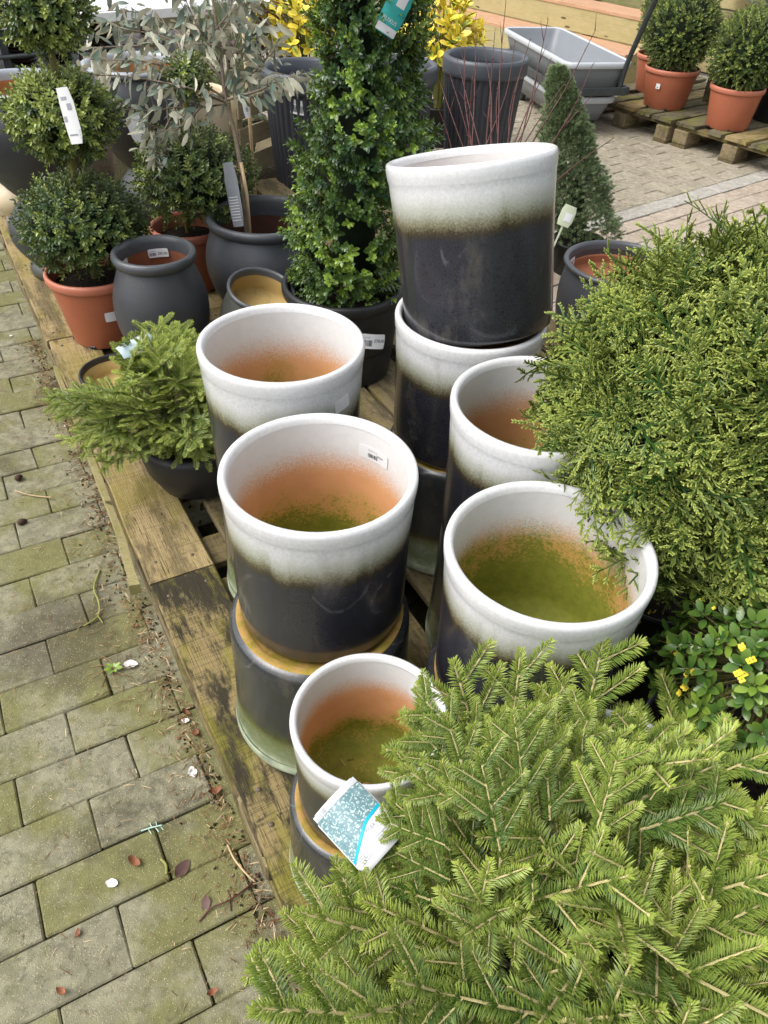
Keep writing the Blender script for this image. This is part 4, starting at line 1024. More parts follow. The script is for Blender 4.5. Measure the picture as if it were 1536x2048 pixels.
# ---------------------------------------------------------------- ball conifer with flat sprays
def thuja_spray(r, L=.085):
    segs = []
    def rib(p, q, w, ta, tb):
        d = (q - p).normalized(); s = Vector((-d.y, d.x, 0)); h = Vector((0, 0, w * .45))
        segs.append(([p - s * w * .45, p + h, p + s * w * .45, q - s * w * .5, q + h, q + s * w * .5, q + d * w * .6], [(0, 3, 4), (0, 4, 1), (1, 4, 5), (1, 5, 2), (3, 6, 4), (4, 6, 5)], [ta, ta, ta, tb, tb, tb, tb + .12]))
    n = 10; cur = lambda x: -.9 * x * x / L * .25
    for i in range(n):
        x0, x1 = L * i / n, L * (i + 1) / n; f = i / n
        rib(Vector((x0, 0, cur(x0))), Vector((x1, 0, cur(x1))), .0030, .0 + .12 * f, .02 + .14 * f)
        s = 1 if i % 2 else -1; ang = R(s * r.uniform(34, 46)); ln = L * (.46 - .32 * f) * r.uniform(.75, 1.2)
        d = Vector((math.cos(ang), math.sin(ang), r.uniform(-.10, .10))); p = Vector((x0 + L * .03, 0, cur(x0))); m = 4
        for j in range(m):
            a, b = p + d * ln * j / m, p + d * ln * (j + 1) / m; g = .0 + .12 * f + .16 * j / m
            rib(a, b, .0028, g, g + .05)
            if j < m - 0:
                for s2 in (1, -1):
                    if r.random() < .18: continue
                    an2 = ang + R(s2 * r.uniform(30, 44)); l2 = ln * .34 * (1 - .16 * j) * r.uniform(.7, 1.2); d2 = Vector((math.cos(an2), math.sin(an2), 0))
                    rib(b - d * ln * .06, b - d * ln * .06 + d2 * l2, .0028, g + .05, g + .48)
    V, T, t = [], [], []
    for sv, st_, tt in segs: b = len(V); V += [tuple(v) for v in sv]; T += [tuple(b + k for k in q) for q in st_]; t += tt
    return np.array(V), np.array(T), np.array(t), np.zeros(len(T), int)
r_ = random.Random(5); TH_T = [thuja_spray(r_, r_.uniform(.088, .122)) for _ in range(7)]
th = thing('ball_conifer', 'large ball-shaped golden-green conifer with flat sprays overhanging the glazed pots at the right', 'conifer', (.515, 1.0, DECK))
nursery_pot(th, .12, .26)
tc = Vector((-.03, -.03, .615)); items = []
for d in fan_dirs(1550, r_, -.93):
    lump = 1 + .05 * math.sin(5 * math.atan2(d.y, d.x) + 2) * math.cos(4 * d.z) + r_.uniform(-.06, .05)
    rad = Vector((.272, .272, .295)); k = r_.uniform(.66, .86) * lump
    p = tc + Vector((d.x * rad.x, d.y * rad.y, d.z * rad.z)) * k
    dv = d * .8 + Vector((0, 0, .25 + .25 * d.z)) + Vector((r_.uniform(-.75, .75), r_.uniform(-.75, .75), r_.uniform(-.6, .5)))
    up = Vector((r_.uniform(-1, 1), r_.uniform(-1, 1), .9)) + d * .3
    if r_.random() < .6:
        tg = (Vector((r_.uniform(-1, 1), r_.uniform(-1, 1), r_.uniform(-.5, 1.1)))); tg = (tg - d * tg.dot(d)).normalized(); dv = d * .55 + tg * .75; up = d + Vector((r_.uniform(-.4, .4), r_.uniform(-.4, .4), r_.uniform(-.2, .4)))
    items.append((r_.randrange(7), frame(p - dv.normalized() * .03, dv, up, r_.uniform(.65, 1.05))))
scatter(th, 'spray', TH_T, items, [M['thuja']], 300, 'inner_sprays', False, None, [tc])
for k in range(7):
    a = k * .9; add('limb', mesh_np('limb', *tube_np(curve_pts([Vector((0, 0, .23)), Vector((.05 * math.cos(a), .05 * math.sin(a), .4)), tc + Vector((.15 * math.cos(a), .15 * math.sin(a), -.05 + .05 * k))], 8), .006, 6)[:2], M['bark'], None, None, True), th)
add('inner_shade', lathe('shade_core', [(0, -.19), (.09, -.17), (.15, -.09), (.165, 0), (.15, .09), (.09, .17), (0, .19)], M['box_dark'], 24), th, tuple(tc))['kind'] = 'stuff'  # added dark solid standing in for the shade between the sprays

# ---------------------------------------------------------------- yellow-flowered glossy shrub
fl = thing('flowering_shrub', 'small glossy-leaved shrub with yellow flowers in a black nursery pot at the right edge', 'shrub', (.575, .715, DECK))
nursery_pot(fl, .135, .17)
r_ = random.Random(31)
LF = [leaf_t(r_.uniform(.019, .025), r_.uniform(.0095, .0125), .22, .12, .1, .35, .002) for _ in range(5)] + [leaf_t(.022, .0105, .22, .15, .6, .9, .002)]
tube('trunk', curve_pts([(-.01, -.03, .15), (-.012, -.032, .24), (-.005, -.03, .33)], 8), [.0095] * 3 + [.009] * 20 if False else .009, M['bark_green'], fl)
tube('trunk', curve_pts([(.055, .01, .15), (.05, .0, .25), (.03, -.01, .34)], 8), .007, M['bark_green'], fl)
fc = Vector((-.012, -.028, .385)); items = []; stems = []
for d in fan_dirs(330, r_, -.85):
    p = fc + Vector((d.x * .165, d.y * .15, d.z * .125)) * r_.uniform(.78, 1.04)
    dv = (d + Vector((0, 0, .35)) + Vector((r_.uniform(-.3, .3), r_.uniform(-.3, .3), r_.uniform(-.2, .2)))).normalized()
    stems.append(tube_np([fc + (p - fc) * .35, p], .0010, 4))
    nleaf = r_.choice((6, 7, 8)); yl = r_.random() < .06
    for k in range(nleaf):
        az = k * 2.4; sp_ = R(25 + 55 * (1 - k / nleaf)); a = dv.cross(Vector((.2, .3, 1))).normalized(); b = dv.cross(a)
        ld = dv * math.cos(sp_) + (a * math.cos(az) + b * math.sin(az)) * math.sin(sp_)
        items.append((5 if (yl or r_.random() < .03) else r_.randrange(5), frame(p - dv * .014 * (1 - k / nleaf) + ld * .001, ld, dv, r_.uniform(.8, 1.15))))
scatter(fl, 'leaf', LF, items, [M['berry_leaf']], 300, 'inner_leaves', True, None, [fc])
V, T, t, m = cat(stems); add('stems', mesh_np('stems', V, T, M['bark_green']), fl)
pet = cat([stamp(frame((0, 0, 0), (math.cos(k * math.pi / 2), math.sin(k * math.pi / 2), .35), (0, 0, 1)), leaf_t(.0062, .0060, .1, -.1, .5, .5, .0008)) for k in range(4)])
pet_me = mesh_np('flower', *pet[:2], M['petal'])
for k, (x, y) in enumerate(((1395, 1210), (1352, 1310), (1380, 1348), (1362, 1390), (1372, 1382), (1488, 1300), (1503, 1328), (1484, 1356), (1478, 1352), (1303, 1222), (1282, 1252), (1432, 1225), (1318, 1344))):
    d = _M @ Vector(((x - 768) / 1536, (y - 1024) / 1536, 1)); o_ = CAM - fl.location - fc; S_ = Vector((1 / .158, 1 / .145, 1 / .124))
    e = Vector((o_.x * S_.x, o_.y * S_.y, o_.z * S_.z)); f = Vector((d.x * S_.x, d.y * S_.y, d.z * S_.z))
    A, B, C_ = f.dot(f), 2 * e.dot(f), e.dot(e) - 1; D_ = B * B - 4 * A * C_
    tt_ = (-B - math.sqrt(max(0, D_))) / (2 * A); p = CAM - fl.location + d * tt_
    for q in range(2 if k < 10 else 1):
        n_ = (p - fc).normalized() + Vector((rnd.uniform(-.3, .3), rnd.uniform(-.3, .3), .3)); p2 = p + Vector((rnd.uniform(-.005, .005), rnd.uniform(-.005, .005), rnd.uniform(.002, .006)))
        fo = add('flower', pet_me, fl, mat4=frame(p2, n_.cross(Vector((.3, .5, .2))), n_, .8 if k < 10 else .5))
tube('prop_stick', [(.0, -.02, .165), (.06, -.045, .175), (.12, -.12, .17)], [.008, .007, .006], M['bark'], fl)

# ---------------------------------------------------------------- tall box cone
bx = thing('box_cone', 'tall clipped cone of dark glossy box growing in the large black plastic pot', 'topiary', (-.152, 2.13, DECK + .10))
add('root_soil', lathe('root_soil', [(.152, .0), (.152, .12), (.08, .135), (0, .13)], M['soil'], 40), bx)
r_ = random.Random(77)
BX_T = [box_sprig(.045, .0205, .0110, 6, .0, .2, r_) for _ in range(5)] + [box_sprig(.042, .019, .0098, 6, .5, 1.0, r_) for _ in range(3)]
items = []; NB = 1750
for i in range(NB):
    z = .16 + .92 * (i / NB) ** 1.05; f = (z - .16) / .92
    prof = float(np.interp(f, [0, .1, .3, .42, .55, .66, .82, 1], [.145, .150, .166, .165, .138, .116, .108, .09])) * (1 + .07 * math.sin(z * 24))
    prof *= 1 - max(0, f - .86) ** 2 * 22
    a = r_.uniform(0, 6.2832); k = r_.uniform(.82, 1.14)
    lean = Vector((.068 * min(1, f / .45), 0, 0)); lump = 1 + .10 * math.sin(2 * a + z * 17) + .05 * math.sin(5 * a - z * 11)
    ax = lean + Vector((0, 0, z)); d = Vector((math.cos(a), math.sin(a), .0))
    p = ax + d * max(.02, prof) * k * lump
    dv = d + Vector((r_.uniform(-.4, .4), r_.uniform(-.4, .4), r_.uniform(.0, .9)))
    lt = r_.random() < .14 + .42 * (math.sin(a * 2 + z * 17) > .35)
    items.append((5 + r_.randrange(3) if lt and k > .86 else r_.randrange(5), frame(p - dv.normalized() * .03, dv, Vector((0, 0, 1)), r_.uniform(.85, 1.15))))
scatter(bx, 'leaf_sprig', BX_T, items, [M['box'], M['bark_green']], 300, 'inner_leaf_sprigs', True, None, [Vector((0.02, 0, .6))])
tube('trunk', [(0, 0, .08), (.01, 0, .5), (.05, 0, 1.0)], [.012, .010, .004], M['bark_green'], bx)
add('shade_core', lathe('shade_core', [(0, .16), (.06, .2), (.06, .5), (.04, .85), (0, 1.0)], M['box_dark'], 20), bx, (.03, 0, 0))['kind'] = 'stuff'  # solid dark body added as the shade inside the cone
bt = CAM + (_M @ Vector(((790 - 768) / 1536, (22 - 1024) / 1536, 1))) * 1.70
tall_tag('teal plant tag hanging at the top of the tall box cone', bt, face_cam(bt, R(-28), R(18)), .055, .10, 'green_print', 'plant tag', [('b', -.45, -.48, .9, .16, 'white', 'white_stripe'), ('b', -.1, .1, .4, .3, 'white', 'emblem'), ('t', 'BUXUS', -.38, -.25, .12, 'white')])
# ---------------------------------------------------------------- tiered box topiaries
r_ = random.Random(90)
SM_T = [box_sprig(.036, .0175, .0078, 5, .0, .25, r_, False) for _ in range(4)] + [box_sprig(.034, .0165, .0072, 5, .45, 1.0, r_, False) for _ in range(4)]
SMD_T = [box_sprig(.034, .0135, .0075, 5, .0, .12, r_, False) for _ in range(4)]
def ball_items(c, rx, rz, n, r, light, off=0, lo=-1.0, sc_=1.0):
    out = []
    for d in fan_dirs(n, r, lo):
        k = r.uniform(.80, 1.0) * (1 + .06 * math.sin(4 * math.atan2(d.y, d.x) + 3 * d.z))
        p = c + Vector((d.x * rx, d.y * rx, d.z * rz)) * k
        dv = d + Vector((r.uniform(-.45, .45), r.uniform(-.45, .45), r.uniform(-.1, .55)))
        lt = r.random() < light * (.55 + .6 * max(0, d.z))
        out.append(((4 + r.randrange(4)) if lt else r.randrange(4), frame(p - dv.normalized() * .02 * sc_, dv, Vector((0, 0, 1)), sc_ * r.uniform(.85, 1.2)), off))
    return out
def tiered(label, loc, tiers, pot, tilt=(0, 0, 0), seed=1, tmpl=None, trunk_r=.011):
    t = thing('tiered_topiary', label, 'topiary', loc, tilt)
    terra_pot(t, *pot); items = []; cs = []; r = random.Random(seed)
    for i, (c, rx, rz, n, lt, lo, s) in enumerate(tiers):
        c = Vector(c); cs.append(c); items += ball_items(c, rx, rz, n, r, lt, i, lo, s)
        add('shade_core', lathe('shade_core', [(0, -.7 * rz), (.5 * rx, -.5 * rz), (.7 * rx, 0), (.5 * rx, .5 * rz), (0, .7 * rz)], M['box_dark'], 20), t, tuple(c))['kind'] = 'stuff'  # one dark solid per ball, added as its inner shade
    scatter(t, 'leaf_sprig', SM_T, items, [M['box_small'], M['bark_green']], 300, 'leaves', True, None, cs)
    tube('trunk', [(0, 0, pot[1] - .06), (.003, .002, tiers[0][0][2]), tiers[-1][0]], [trunk_r, trunk_r * .95, trunk_r * .8], M['bark_green'], t, 8)
    return t
T1 = tiered('three-ball box topiary in a terracotta-coloured pot at the pallet edge on the left', (-.935, 2.255, DECK),
            [((0, 0, .36), .175, .140, 900, .22, -.8, 1.0), ((.010, 0, .655), .142, .112, 640, .9, -.95, 1.05), ((.018, 0, .905), .112, .098, 430, .85, -1, 1.05)], (.146, .225, .100), seed=3)
T2 = tiered('box topiary with a dark bottom ball behind the grey jar with the rolled rim', (-.735, 2.66, DECK),
            [((.05, 0, .38), .195, .155, 850, .14, -.8, 1.0), ((.055, .03, .67), .07, .06, 120, .3, -1, 1.0)], (.13, .22, .095), seed=8)
pt = CAM + (_M @ Vector(((140 - 768) / 1536, (232 - 1024) / 1536, 1))) * 1.90
tall_tag('white printed tag hanging on the middle ball of the three-ball topiary', pt, face_cam(pt, R(4), R(-48)), .05, .125, 'white', 'plant tag', [('b', -.4, -.1, .3, .1, 'greyink', 'lettering'), ('b', .1, .1, .25, .12, 'greyink', 'lettering'), ('b', -.2, .28, .4, .06, 'greyink', 'lettering'), ('b', -.3, -.35, .6, .03, 'greyink', 'lettering')], bend=.006)
pt = CAM + (_M @ Vector(((275 - 768) / 1536, (258 - 1024) / 1536, 1))) * 2.75
tall_tag('blank pale tag on a long stake between the two topiaries', pt, face_cam(pt, R(15), R(20)), .062, .085, 'white', 'plant tag', (), .30)
sticker(bpy.data.objects['pot'] if False else T1, cyl_frame(R(-58), .1265, .118, False), .035, .03, .126, ())

# box balls in terracotta pots on the far pallets
r_ = random.Random(13)
TB_T = [box_sprig(.03, .0150, .0095, 4, .0, .25, r_, True) for _ in range(4)] + [box_sprig(.03, .0150, .0095, 4, .4, .85, r_, True) for _ in range(4)]
def box_ball(label, loc, pot, c, rx, rz, seed, n=1500):
    t = thing('box_ball', label, 'topiary', loc, (0, 0, seed)); terra_pot(t, *pot); r = random.Random(seed)
    items = ball_items(Vector(c), rx, rz, n, r, .42, 0, -.95, 1.3)
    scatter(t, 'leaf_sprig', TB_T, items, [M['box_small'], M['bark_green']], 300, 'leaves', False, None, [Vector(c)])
    add('shade_core', lathe('shade_core', [(0, -.8 * rz), (.55 * rx, -.6 * rz), (.82 * rx, 0), (.55 * rx, .6 * rz), (0, .8 * rz)], M['box_dark'], 24), t, c)['kind'] = 'stuff'  # dark filler solid; shade behind the leaves is in its colour
    return t
B1 = box_ball('box ball in a terracotta-coloured pot on the left of the far pallets', (1.69, 5.57, .144), (.170, .225, .125), (0, 0, .43), .225, .245, 1)
B2 = box_ball('box ball in a terracotta-coloured pot nearer the right edge on the far pallets', (1.965, 5.13, .144), (.158, .225, .118), (0, 0, .40), .215, .22, 2)
B3 = box_ball('box ball mostly hidden behind the left box ball on the far pallets', (1.72, 5.98, .144), (.165, .225, .12), (0, 0, .42), .20, .23, 5, 900)
sticker(B1, cyl_frame(R(-130) - 1, .158, .135, False), .028, .03, .157, [('b', -.2, -.3, .3, .15, 'ink', 'lettering')])
ns = thing('plastic_pot', 'tall dark plastic pot cut off by the right edge behind the box balls', 'plant pot', (2.34, 5.35, .144)); nursery_pot(ns, .17, .30)
po = add('upright_board', box_mesh('upright_board', .03, .12, .34, M['plank_grey'], .003), None, (2.04, 5.72, .144 + .17), (0, 0, R(36))); tag(po, 'grey upright board standing between the two box balls', 'board')
# blue conifer top right behind the box balls
r_ = random.Random(41)
TF_T = [shoot(.07, .014, r_, .0035, 4, .2, .7, .0016, .0014, .0) for _ in range(3)]
bf = thing('blue_conifer', 'blue-green soft conifer at the top right corner behind the box balls', 'conifer', (2.75, 6.55, 0)); nursery_pot(bf, .15, .24)
items = []
for d in fan_dirs(190, r_, -.6):
    p = Vector((0, 0, .62)) + Vector((d.x * .30, d.y * .30, d.z * .33)) * r_.uniform(.5, 1); items.append((r_.randrange(3), frame(p, d + Vector((0, 0, .5)), (0, 0, 1), r_.uniform(1.3, 2.2))))
scatter(bf, 'shoot', TF_T, items, [M['bluefir'], M['bark']], 190); tube('trunk', [(0, 0, .2), (0, 0, .8)], .012, M['bark'], bf)

# small cone-shaped conifer
dc = thing('dwarf_conifer', 'small cone-shaped conifer beside the tilted pot at the edge of the paving', 'conifer', (.765, 3.22, 0)); nursery_pot(dc, .11, .14)
r_ = random.Random(51)
def tuft(r, n=34, ln=.0105, w=.0018):
    parts = []
    for k in range(n):
        sp_ = R(r.uniform(8, 82)); az = r.uniform(0, 6.28); d = Vector((math.cos(sp_), math.sin(sp_) * math.cos(az), math.sin(sp_) * math.sin(az))); x = .014 * (1 - sp_ / 1.45)
        s = d.cross(Vector((.2, .5, 1))).normalized(); p = Vector((x, 0, 0)); q = p + d * ln * r.uniform(.8, 1.1); m_ = p + d * ln * .4; u = s.cross(d)
        parts.append((np.array([tuple(v) for v in (p, m_ + s * w * .5, m_ - s * w * .5, m_ + u * w * .5, q)]), np.array([(0, 3, 1), (0, 2, 3), (1, 3, 4), (3, 2, 4)]), np.array([.1, .35, .35, .35, .9]) * (.5 + .5 * math.cos(sp_)), np.zeros(4, int)))
    return cat(parts)
TU_T = [tuft(r_) for _ in range(5)]
items = []
for i in range(3200):
    f = (i / 3200) ** .85; z = .16 + .60 * f; a = i * 2.399963; rr = .145 * (1 - f) ** .72 * (1 + .10 * math.sin(z * 38 + 2 * a) + .09 * math.sin(5 * a + z * 23)) + .012; k = r_.uniform(.70, 1.14)
    lean = Vector((-.20 * f, .03 * f, 0)); d = Vector((math.cos(a), math.sin(a), 0)); p = lean + d * rr * k + Vector((0, 0, z))
    items.append((r_.randrange(5), frame(p - d * .006, d + Vector((r_.uniform(-.6, .6), r_.uniform(-.6, .6), r_.uniform(.1, .9))), (0, 0, 1), r_.uniform(1.0, 1.6))))
scatter(dc, 'tuft', TU_T, items, [M['needle_blue'], M['bark']], 300, 'inner_tufts', False, None, [Vector((0, 0, .4))])
add('shade_core', lathe('shade_core', [(0, .15), (.07, .2), (.03, .34), (0, .42)], M['box_dark'], 20), dc, (-.05, 0, 0))['kind'] = 'stuff'  # dark body added low in the cone as shade behind the tufts
pt = CAM + (_M @ Vector(((1134 - 768) / 1536, (432 - 1024) / 1536, 1))) * 2.85
tall_tag('pale yellow-green price tag on a stake in front of the small cone-shaped conifer', pt, face_cam(pt, R(-14), R(10)), .055, .075, 'paletag', 'plant tag', [('b', -.15, -.25, .5, .4, 'white', 'paper_patch')] , .10)

# red-twigged shrub
tw = thing('red_twig_shrub', 'leafless shrub of thin dark red twigs behind the tilted pot', 'shrub', (.33, 2.95, 0)); nursery_pot(tw, .14, .22)
ends = [(952, 30, 3.2), (1012, 0, 2.9), (1096, 40, 2.75), (1190, 62, 2.8), (1180, 195, 2.8), (1226, 277, 2.7), (1060, 80, 3.0), (968, 95, 3.0), (985, 120, 3.1), (1005, 120, 2.9), (1030, 85, 2.9), (1100, 120, 2.85), (1128, 168, 2.8), (930, 95, 3.1), (915, 120, 3.0), (900, 150, 2.9), (880, 165, 2.9), (1075, 140, 2.9), (1045, 130, 3.0), (1150, 210, 2.75), (1185, 130, 2.8), (945, 150, 2.8), (870, 200, 2.85), (990, 60, 3.15)]
for k, (x, y, Z) in enumerate(ends):
    e = CAM + (_M @ Vector(((x - 768) / 1536, (y - 1024) / 1536, 1))) * Z - tw.location; b = Vector((rnd.uniform(-.07, .07), rnd.uniform(-.06, .06), .19))
    pts = curve_pts([b, b.lerp(e, .35) + Vector((rnd.uniform(-.02, .02), rnd.uniform(-.02, .02), .05)), b.lerp(e, .7) + Vector((rnd.uniform(-.02, .02), rnd.uniform(-.02, .02), .03)), e], 18)
    nn = len(pts); pr = [tube_np(pts, [.0042 * (1 - .75 * i / nn) for i in range(nn)], 5)]
    for j in range(4, nn, 2):
        d = (pts[min(j + 1, nn - 1)] - pts[j - 1]).normalized(); s = Vector((rnd.uniform(-1, 1), rnd.uniform(-1, 1), .3)).normalized(); ln = rnd.choice((.006, .008, .05 if rnd.random() < .3 else .007))
        pr.append(tube_np([pts[j], pts[j] + (d + s * .7) * ln], [.0019, .0006], 4))
    V, T, t, m = cat(pr); add('twig', mesh_np('twig', V, T, M['redtwig'], None, None, True), tw)

# ---------------------------------------------------------------- grey-leaved standard tree
el = thing('standard_tree', 'small standard tree with grey-green leaves pale beneath, in the wide charcoal pot', 'tree', (-.445, 2.525, DECK + .17))
add('root_soil', lathe('root_soil', [(.16, -.02), (.16, .012), (0, .02)], M['soil'], 32), el)
def at(x, y, Z, o): return CAM + (_M @ Vector(((x - 768) / 1536, (y - 1024) / 1536, 1))) * Z - o.location
Z0 = 2.55
tk = [Vector((-.055, -.02, .0)), at(487, 380, 2.50, el), at(470, 270, 2.46, el), at(452, 205, 2.43, el), at(442, 120, 2.40, el), at(430, 30, 2.36, el), at(418, -40, 2.33, el)]
tp = curve_pts(tk, 30); tube('trunk', tp, [.0085 - .005 * i / len(tp) for i in range(len(tp))], M['bark'], el)
tube('cane', [Vector((-.04, -.03, .0)), at(494, 390, 2.465, el), at(482, 325, 2.44, el)], .0055, M['cane'], el)
for k, (x, y) in enumerate(((481, 345), (484, 352))): 
    c = at(x + 3, y, 2.475, el); tube('tie', [c + Vector((.014 * math.cos(a), .014 * math.sin(a), .002 * a)) for a in np.linspace(0, 6.3, 14)], .0017, M['greenstem' if k == 0 else 'blackpot'], el, 5)
brs = [[(450, 205), (390, 180), (300, 160), (215, 150), (148, 158)], [(448, 195), (380, 150), (330, 100), (280, 92), (190, 95)], [(446, 160), (400, 110), (350, 60), (290, 30), (240, 20)], [(440, 100), (400, 60), (380, 20), (360, -30)], [(436, 70), (470, 30), (500, 0)],
       [(455, 200), (520, 180), (560, 160), (608, 148)], [(448, 180), (480, 120), (500, 80), (520, 60)], [(452, 207), (400, 215), (350, 215), (300, 222), (245, 210)], [(400, 215), (372, 245), (340, 262), (290, 245)], [(350, 218), (330, 260), (318, 290), (310, 318)], [(442, 130), (420, 80), (460, 20), (455, -20)], [(448, 170), (500, 150), (530, 120), (545, 90)], [(400, 110), (330, 75), (260, 60), (215, 55)], [(380, 150), (300, 125), (230, 120), (180, 118)]]
litems = []
LE = [leaf_t(.050 * s, .0165 * s, .22, c, .2, .6, .004) for s, c in ((1, .1), (1.15, .25), (.85, .3), (1.05, -.1))]
for k, b in enumerate(brs):
    zz = 2.40 + ((k * 7) % 5 - 2) * .045
    pts = curve_pts([at(x, y, (2.42 if i == 0 else zz + .02 * i * ((k % 3) - 1)), el) for i, (x, y) in enumerate(b)], 20); nn = len(pts)
    pr = [tube_np(pts, [.0038 * (1 - .75 * i / nn) for i in range(nn)], 5)]
    for j in range(2, nn):
        for q in range(2):
            d = (pts[min(j + 1, nn - 1)] - pts[j - 1]).normalized()
            s = Vector((rnd.uniform(-1, 1), rnd.uniform(-1, 1), rnd.uniform(-.3, .6))).normalized(); ln = rnd.uniform(.01, .06); e = pts[j] + (d * .5 + s) * ln
            if q == 0: pr.append(tube_np([pts[j], e], [.0014, .0008], 4))
            for w in range(2 if ln > .03 else 1):
                ld = Vector((rnd.uniform(-.6, .6), rnd.uniform(-.6, .6), rnd.uniform(-1.3, .35))) + d * .4
                litems.append((rnd.randrange(4), frame(pts[j].lerp(e, 1 - .5 * w), ld, Vector((rnd.uniform(-1, 1), rnd.uniform(-1, 1), .5)), rnd.uniform(.7, 1.2))))
    V, T, t, m = cat(pr); add('branch', mesh_np('branch', V, T, M['bark'], None, None, True), el)
scatter(el, 'leaf', LE, litems, [M['olive_leaf']], 300, 'leaves', True, None, None)
pt = el.location + at(467, 390, 2.44, el)
tall_tag('dark grey printed tag tied to the trunk of the grey-leaved tree', pt, face_cam(pt, R(5), R(-38)), .05, .19, 'greytag', 'plant tag', [('b', -.36, -.40 + .045 * i, .70, .010, 'white', 'lettering') for i in range(9)], bend=.004)
pt = el.location + at(492, 215, 2.46, el)
tall_tag('small white tag hanging under the crown of the grey-leaved tree', pt, face_cam(pt, R(8), R(30)), .022, .06, 'white', 'plant tag', [('b', -.2, -.2, .4, .2, 'greyink', 'lettering')])
pl = CAM + (_M @ Vector(((493 - 768) / 1536, (150 - 1024) / 1536, 1))) * 3.2
c2 = add('bamboo_cane', mesh_np('bamboo_cane', *tube_np([pl + Vector((0, 0, .35)), pl - Vector((0, 0, .75))], .008, 8)[:2], M['cane'], None, None, True)); tag(c2, 'bamboo cane standing upright beside the slatted crate', 'cane')

# ---------------------------------------------------------------- variegated shrubs, wine-red plant
r_ = random.Random(61)
VL = [leaf_t(.068 * s, .034 * s, .2, .12, t0, t1, .004, edge=ed) for s, t0, t1, ed in ((1, .25, .5, .75), (1.1, .2, .45, .8), (.9, .5, .7, .9), (1, .6, .8, .95))]
def vari(label, loc, c, rx, rz, n, seed):
    t = thing('variegated_shrub', label, 'shrub', loc, (0, 0, 0), 1.0, 'yellow-edged shrubs at the back'); nursery_pot(t, .12, .22); r = random.Random(seed); items = []; stems = []
    c = Vector(c)
    for d in fan_dirs(n, r, -.6):
        p = c + Vector((d.x * rx, d.y * rx, d.z * rz)) * r.uniform(.55, 1.0); dv = (d + Vector((r.uniform(-.2, .2), r.uniform(-.2, .2), .8))).normalized(); stems.append(tube_np([Vector((d.x * .02, d.y * .02, .2)), c * .6 + p * .3, p], .003, 4))
        a = dv.cross(Vector((.2, .3, 1))).normalized(); b = dv.cross(a)
        for k in range(7):
            az = k * 2.4; sp_ = R(18 + 58 * (1 - k / 7)); ld = dv * math.cos(sp_) + (a * math.cos(az) + b * math.sin(az)) * math.sin(sp_)
            items.append((r.randrange(2) if d.z < .1 and r.random() < .6 else r.randrange(4), frame(p - dv * .05 * (1 - k / 7), ld, dv, r.uniform(.75, 1.15))))
    scatter(t, 'leaf', VL, items, [M['var']], 300, 'leaves', True, None, [c]); V, T, tt, m = cat(stems); add('stems', mesh_np('stems', V, T, M['greenstem']), t)
vari('yellow-leaved variegated shrub left of the box cone top', (-.585, 4.72, .0), (0, 0, .64), .30, .21, 75, 1)
vari('yellow-edged variegated shrub right of the box cone top', (.20, 5.0, .0), (0, 0, .58), .25, .21, 60, 2)
rd = thing('red_leaved_shrub', 'wine-red leaved shrub on a thin stem behind the grey-leaved tree', 'shrub', (-.86, 4.62, 0)); nursery_pot(rd, .1, .2)
RL = [leaf_t(.035, .02, .2, .2, .2, .8, .002), leaf_t(.03, .018, .2, .1, .0, .4, .002)]
items = [(r_.randrange(2), frame(Vector((0, 0, .68)) + Vector((d.x * .22, d.y * .22, d.z * .22)) * r_.uniform(.4, 1), d + Vector((r_.uniform(-.6, .6), r_.uniform(-.6, .6), -.2)), (0, 0, 1), r_.uniform(.8, 1.3))) for d in fan_dirs(600, r_)]
scatter(rd, 'leaf', RL, items, [M['red_leaf']], 300, 'leaves', True, None, [Vector((0, 0, .70))]); tube('trunk', [(0, 0, .18), (0, 0, .75)], .010, M['bark'], rd)
# conifer glimpsed behind the tree, left of the crate
r_ = random.Random(71)
cf = thing('dark_conifer', 'dull green conifer glimpsed between the cream pot and the slatted crate', 'conifer', (-.86, 4.12, 0)); nursery_pot(cf, .12, .2)
items = [(r_.randrange(3), frame(Vector((0, 0, .5)) + Vector((d.x * .17, d.y * .17, d.z * .32)) * r_.uniform(.5, 1), d + Vector((0, 0, .5)), (0, 0, 1), r_.uniform(1, 1.7))) for d in fan_dirs(170, r_)]
scatter(cf, 'shoot', TF_T, items, [M['needle_blue'], M['bark']], 170)

# ---------------------------------------------------------------- big printed tag on the front spruce, blue tag on the small spruce
pt = CAM + (_M @ Vector(((718 - 768) / 1536, (1650 - 1024) / 1536, 1))) * .81
tg = thing('plant_tag', 'curled white and teal plant tag with a floral photo lying on the front spruce', 'plant tag', tuple(pt), face_cam(pt, R(47), R(0), R(-6)))
w, h = .062, .080
V, F = card(w, h, .010, 14, 8, .0007, .2); add('card', mesh_py('card', V, F, M['white'], None, True), tg)
def patch(x0, x1, y0, y1, m, nm, lift, slant=0.0, k=12):
    V = []; T = []
    for i in range(k + 1):
        x = (x0 + (x1 - x0) * i / k) * w
        zc = .010 * (1 - (2 * x / w) ** 2) + lift; yl = y0(x / w) if callable(y0) else y0; yh = y1(x / w) if callable(y1) else y1
        V += [(x, yl * h, zc), (x, yh * h, zc)]
        if i: a = 2 * i - 2; T += [(a, a + 2, a + 3), (a, a + 3, a + 1)]
    add(nm, mesh_np(nm, V, T, M[m]), tg)
vee = lambda x: -.02 - .16 * max(0, .12 - x) * 1.6 + .10 * (x - .12) if x > .12 else -.02 - .42 * (.12 - x)
patch(-.48, .48, lambda x: vee(x), .40, 'photo', 'photo', .0005); patch(-.48, .48, lambda x: vee(x) - .045, lambda x: vee(x), 'teal', 'teal_band', .0006)
patch(-.48, .48, .405, .49, 'clear', 'clear_edge', .0005)
